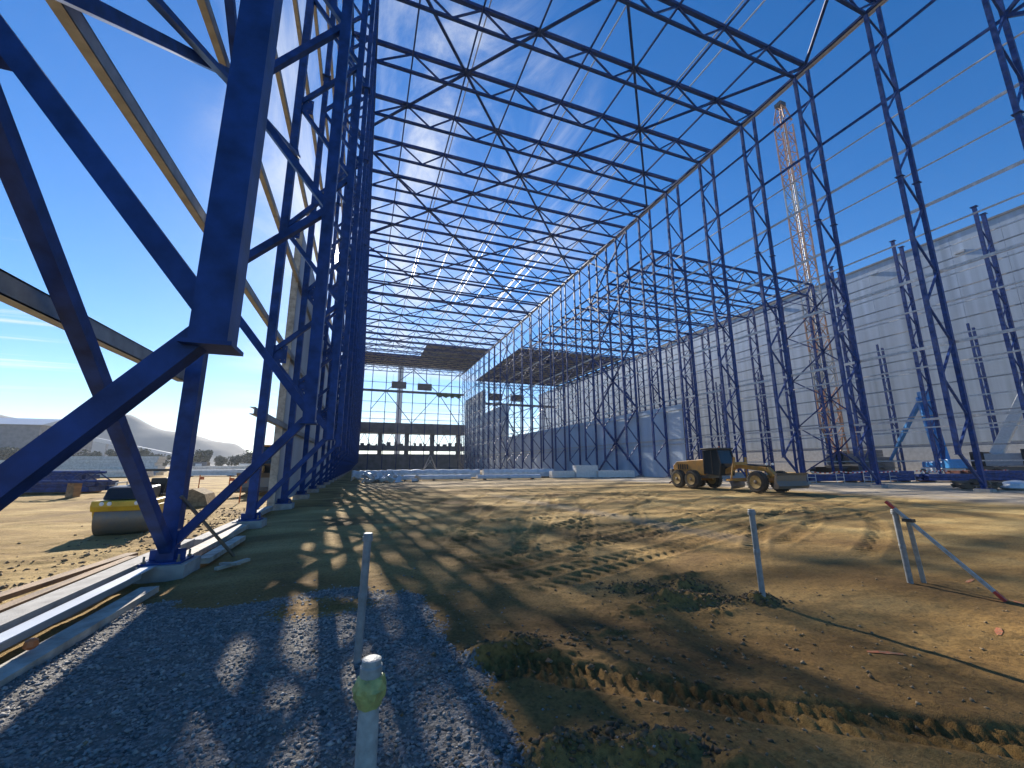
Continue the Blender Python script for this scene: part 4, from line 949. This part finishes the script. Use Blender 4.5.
# image axes: r2 = r cos - U sin ; U2 = r sin + U cos
rt = right0*math.cos(RO)-up0*math.sin(RO); up = right0*math.sin(RO)+up0*math.cos(RO)
mw = Matrix((rt, up, -fwd)).transposed().to_4x4(); mw.translation = (0, 0, HC); co.matrix_world = mw

# ------------------------------------------------------------------ light and sky
SD = Vector((-.0763, .8926, .4443)).normalized()
su = bpy.data.lights.new('sun', 'SUN'); so = bpy.data.objects.new('sun', su); COL.objects.link(so)
su.energy = 5.0; su.angle = R(.47); su.color = (1, .93, .82); so.rotation_euler = SD.to_track_quat('Z', 'Y').to_euler()
W = bpy.data.worlds.new('World'); S.world = W; W.use_nodes = True; nt = W.node_tree; N = nt.nodes; L = nt.links
bg = N['Background']; bg.inputs['Strength'].default_value = .052
sky = N.new('ShaderNodeTexSky'); sky.sky_type = 'NISHITA'; sky.sun_disc = False; sky.sun_elevation = math.asin(SD.z); sky.sun_rotation = math.atan2(SD.x, SD.y) % (2*math.pi)
sky.air_density = 1.0; sky.dust_density = .12; sky.ozone_density = 4.0; sky.altitude = 200
tc = N.new('ShaderNodeTexCoord')
def vm(op, a, b=None):
    x = N.new('ShaderNodeVectorMath'); x.operation = op
    for i, v in enumerate((a, b)):
        if v is None: continue
        if isinstance(v, tuple): x.inputs[i].default_value = v
        else: L.new(v, x.inputs[i])
    return x
def ma(op, a, b=0., clamp=False):
    x = N.new('ShaderNodeMath'); x.operation = op; x.use_clamp = clamp
    for i, v in enumerate((a, b)):
        if isinstance(v, (int, float)): x.inputs[i].default_value = v
        else: L.new(v, x.inputs[i])
    return x.outputs[0]
def mr(v, a, b, c=0., d=1.):
    x = N.new('ShaderNodeMapRange'); x.interpolation_type = 'SMOOTHSTEP'; L.new(v, x.inputs[0])
    for i, q in enumerate((a, b, c, d)): x.inputs[i+1].default_value = q
    return x.outputs[0]
D = vm('NORMALIZE', tc.outputs['Generated']).outputs[0]
sx = N.new('ShaderNodeSeparateXYZ'); L.new(D, sx.inputs[0])
zc = ma('MAXIMUM', sx.outputs['Z'], .03)
cx = N.new('ShaderNodeCombineXYZ'); L.new(ma('DIVIDE', sx.outputs['X'], zc), cx.inputs[0]); L.new(ma('DIVIDE', sx.outputs['Y'], zc), cx.inputs[1])
def cloud(scale, rot, lo, hi, center, c0, c1, dist=1.2):
    mp = N.new('ShaderNodeMapping'); mp.inputs['Scale'].default_value = scale; mp.inputs['Rotation'].default_value = (0, 0, R(rot)); L.new(cx.outputs[0], mp.inputs[0])
    no = N.new('ShaderNodeTexNoise'); no.inputs['Scale'].default_value = 1; no.inputs['Detail'].default_value = 9; no.inputs['Roughness'].default_value = .62; no.inputs['Distortion'].default_value = dist
    L.new(mp.outputs[0], no.inputs['Vector'])
    dt = vm('DOT_PRODUCT', D, tuple(Vector(center).normalized())).outputs['Value']
    return ma('MULTIPLY', mr(no.outputs['Fac'], lo, hi), mr(dt, c0, c1))
c1 = cloud((2.6, .9, 1), 25, .42, .72, (.10, .80, .62), .90, .985)
c2 = cloud((.25, 2.4, 1), -18, .5, .68, (-.66, .73, .17), .955, .99, .5)
c3 = cloud((.12, .45, 1), 8, .45, .65, (.05, .99, .12), .93, .98, .4)
cl = ma('MINIMUM', ma('ADD', ma('ADD', ma('MULTIPLY', c1, .9), ma('MULTIPLY', c2, .75)), ma('MULTIPLY', c3, .7)), 1.)
ds = vm('DOT_PRODUCT', D, tuple(SD)).outputs['Value']
glow = ma('ADD', ma('MULTIPLY', ma('POWER', ma('MAXIMUM', ds, 0.), 2600.), 26.), ma('MULTIPLY', ma('POWER', ma('MAXIMUM', ds, 0.), 90.), 1.2))
disc = mr(ds, math.cos(R(.75)), math.cos(R(.35)), 0., 700.)
hs = N.new('ShaderNodeHueSaturation'); hs.inputs['Saturation'].default_value = 1.34; hs.inputs['Hue'].default_value = .506; hs.inputs['Value'].default_value = 1.62; L.new(sky.outputs[0], hs.inputs['Color'])
mixc = N.new('ShaderNodeMix'); mixc.data_type = 'RGBA'; L.new(cl, mixc.inputs[0]); L.new(hs.outputs[0], mixc.inputs[6]); mixc.inputs[7].default_value = (9.5, 9.8, 10.2, 1)
gl = N.new('ShaderNodeCombineXYZ'); tot = ma('ADD', glow, disc)
L.new(tot, gl.inputs[0]); L.new(ma('MULTIPLY', tot, .95), gl.inputs[1]); L.new(ma('MULTIPLY', tot, .86), gl.inputs[2])
ad = vm('ADD', mixc.outputs[2], gl.outputs[0]); L.new(ad.outputs[0], bg.inputs['Color'])
hz = MB().box((0, 900, 58), (2800, 2300, 124)).obj('haze', 'white'); tag(hz, 'thin blue air over the site', 'haze', kind='stuff')
hm = bpy.data.materials.new('haze'); hm.use_nodes = True; hn = hm.node_tree; hn.nodes.clear()
ho = hn.nodes.new('ShaderNodeOutputMaterial'); hv = hn.nodes.new('ShaderNodeVolumePrincipled'); hv.inputs['Color'].default_value = (.80, .88, 1, 1); hv.inputs['Density'].default_value = .00028; hv.inputs['Anisotropy'].default_value = .3
hn.links.new(hv.outputs[0], ho.inputs['Volume']); hz.data.materials.clear(); hz.data.materials.append(hm)
S.view_settings.view_transform = 'Standard'; S.view_settings.look = 'None'; S.view_settings.gamma = 1; S.view_settings.exposure = 1.0
S.render.engine = 'CYCLES'
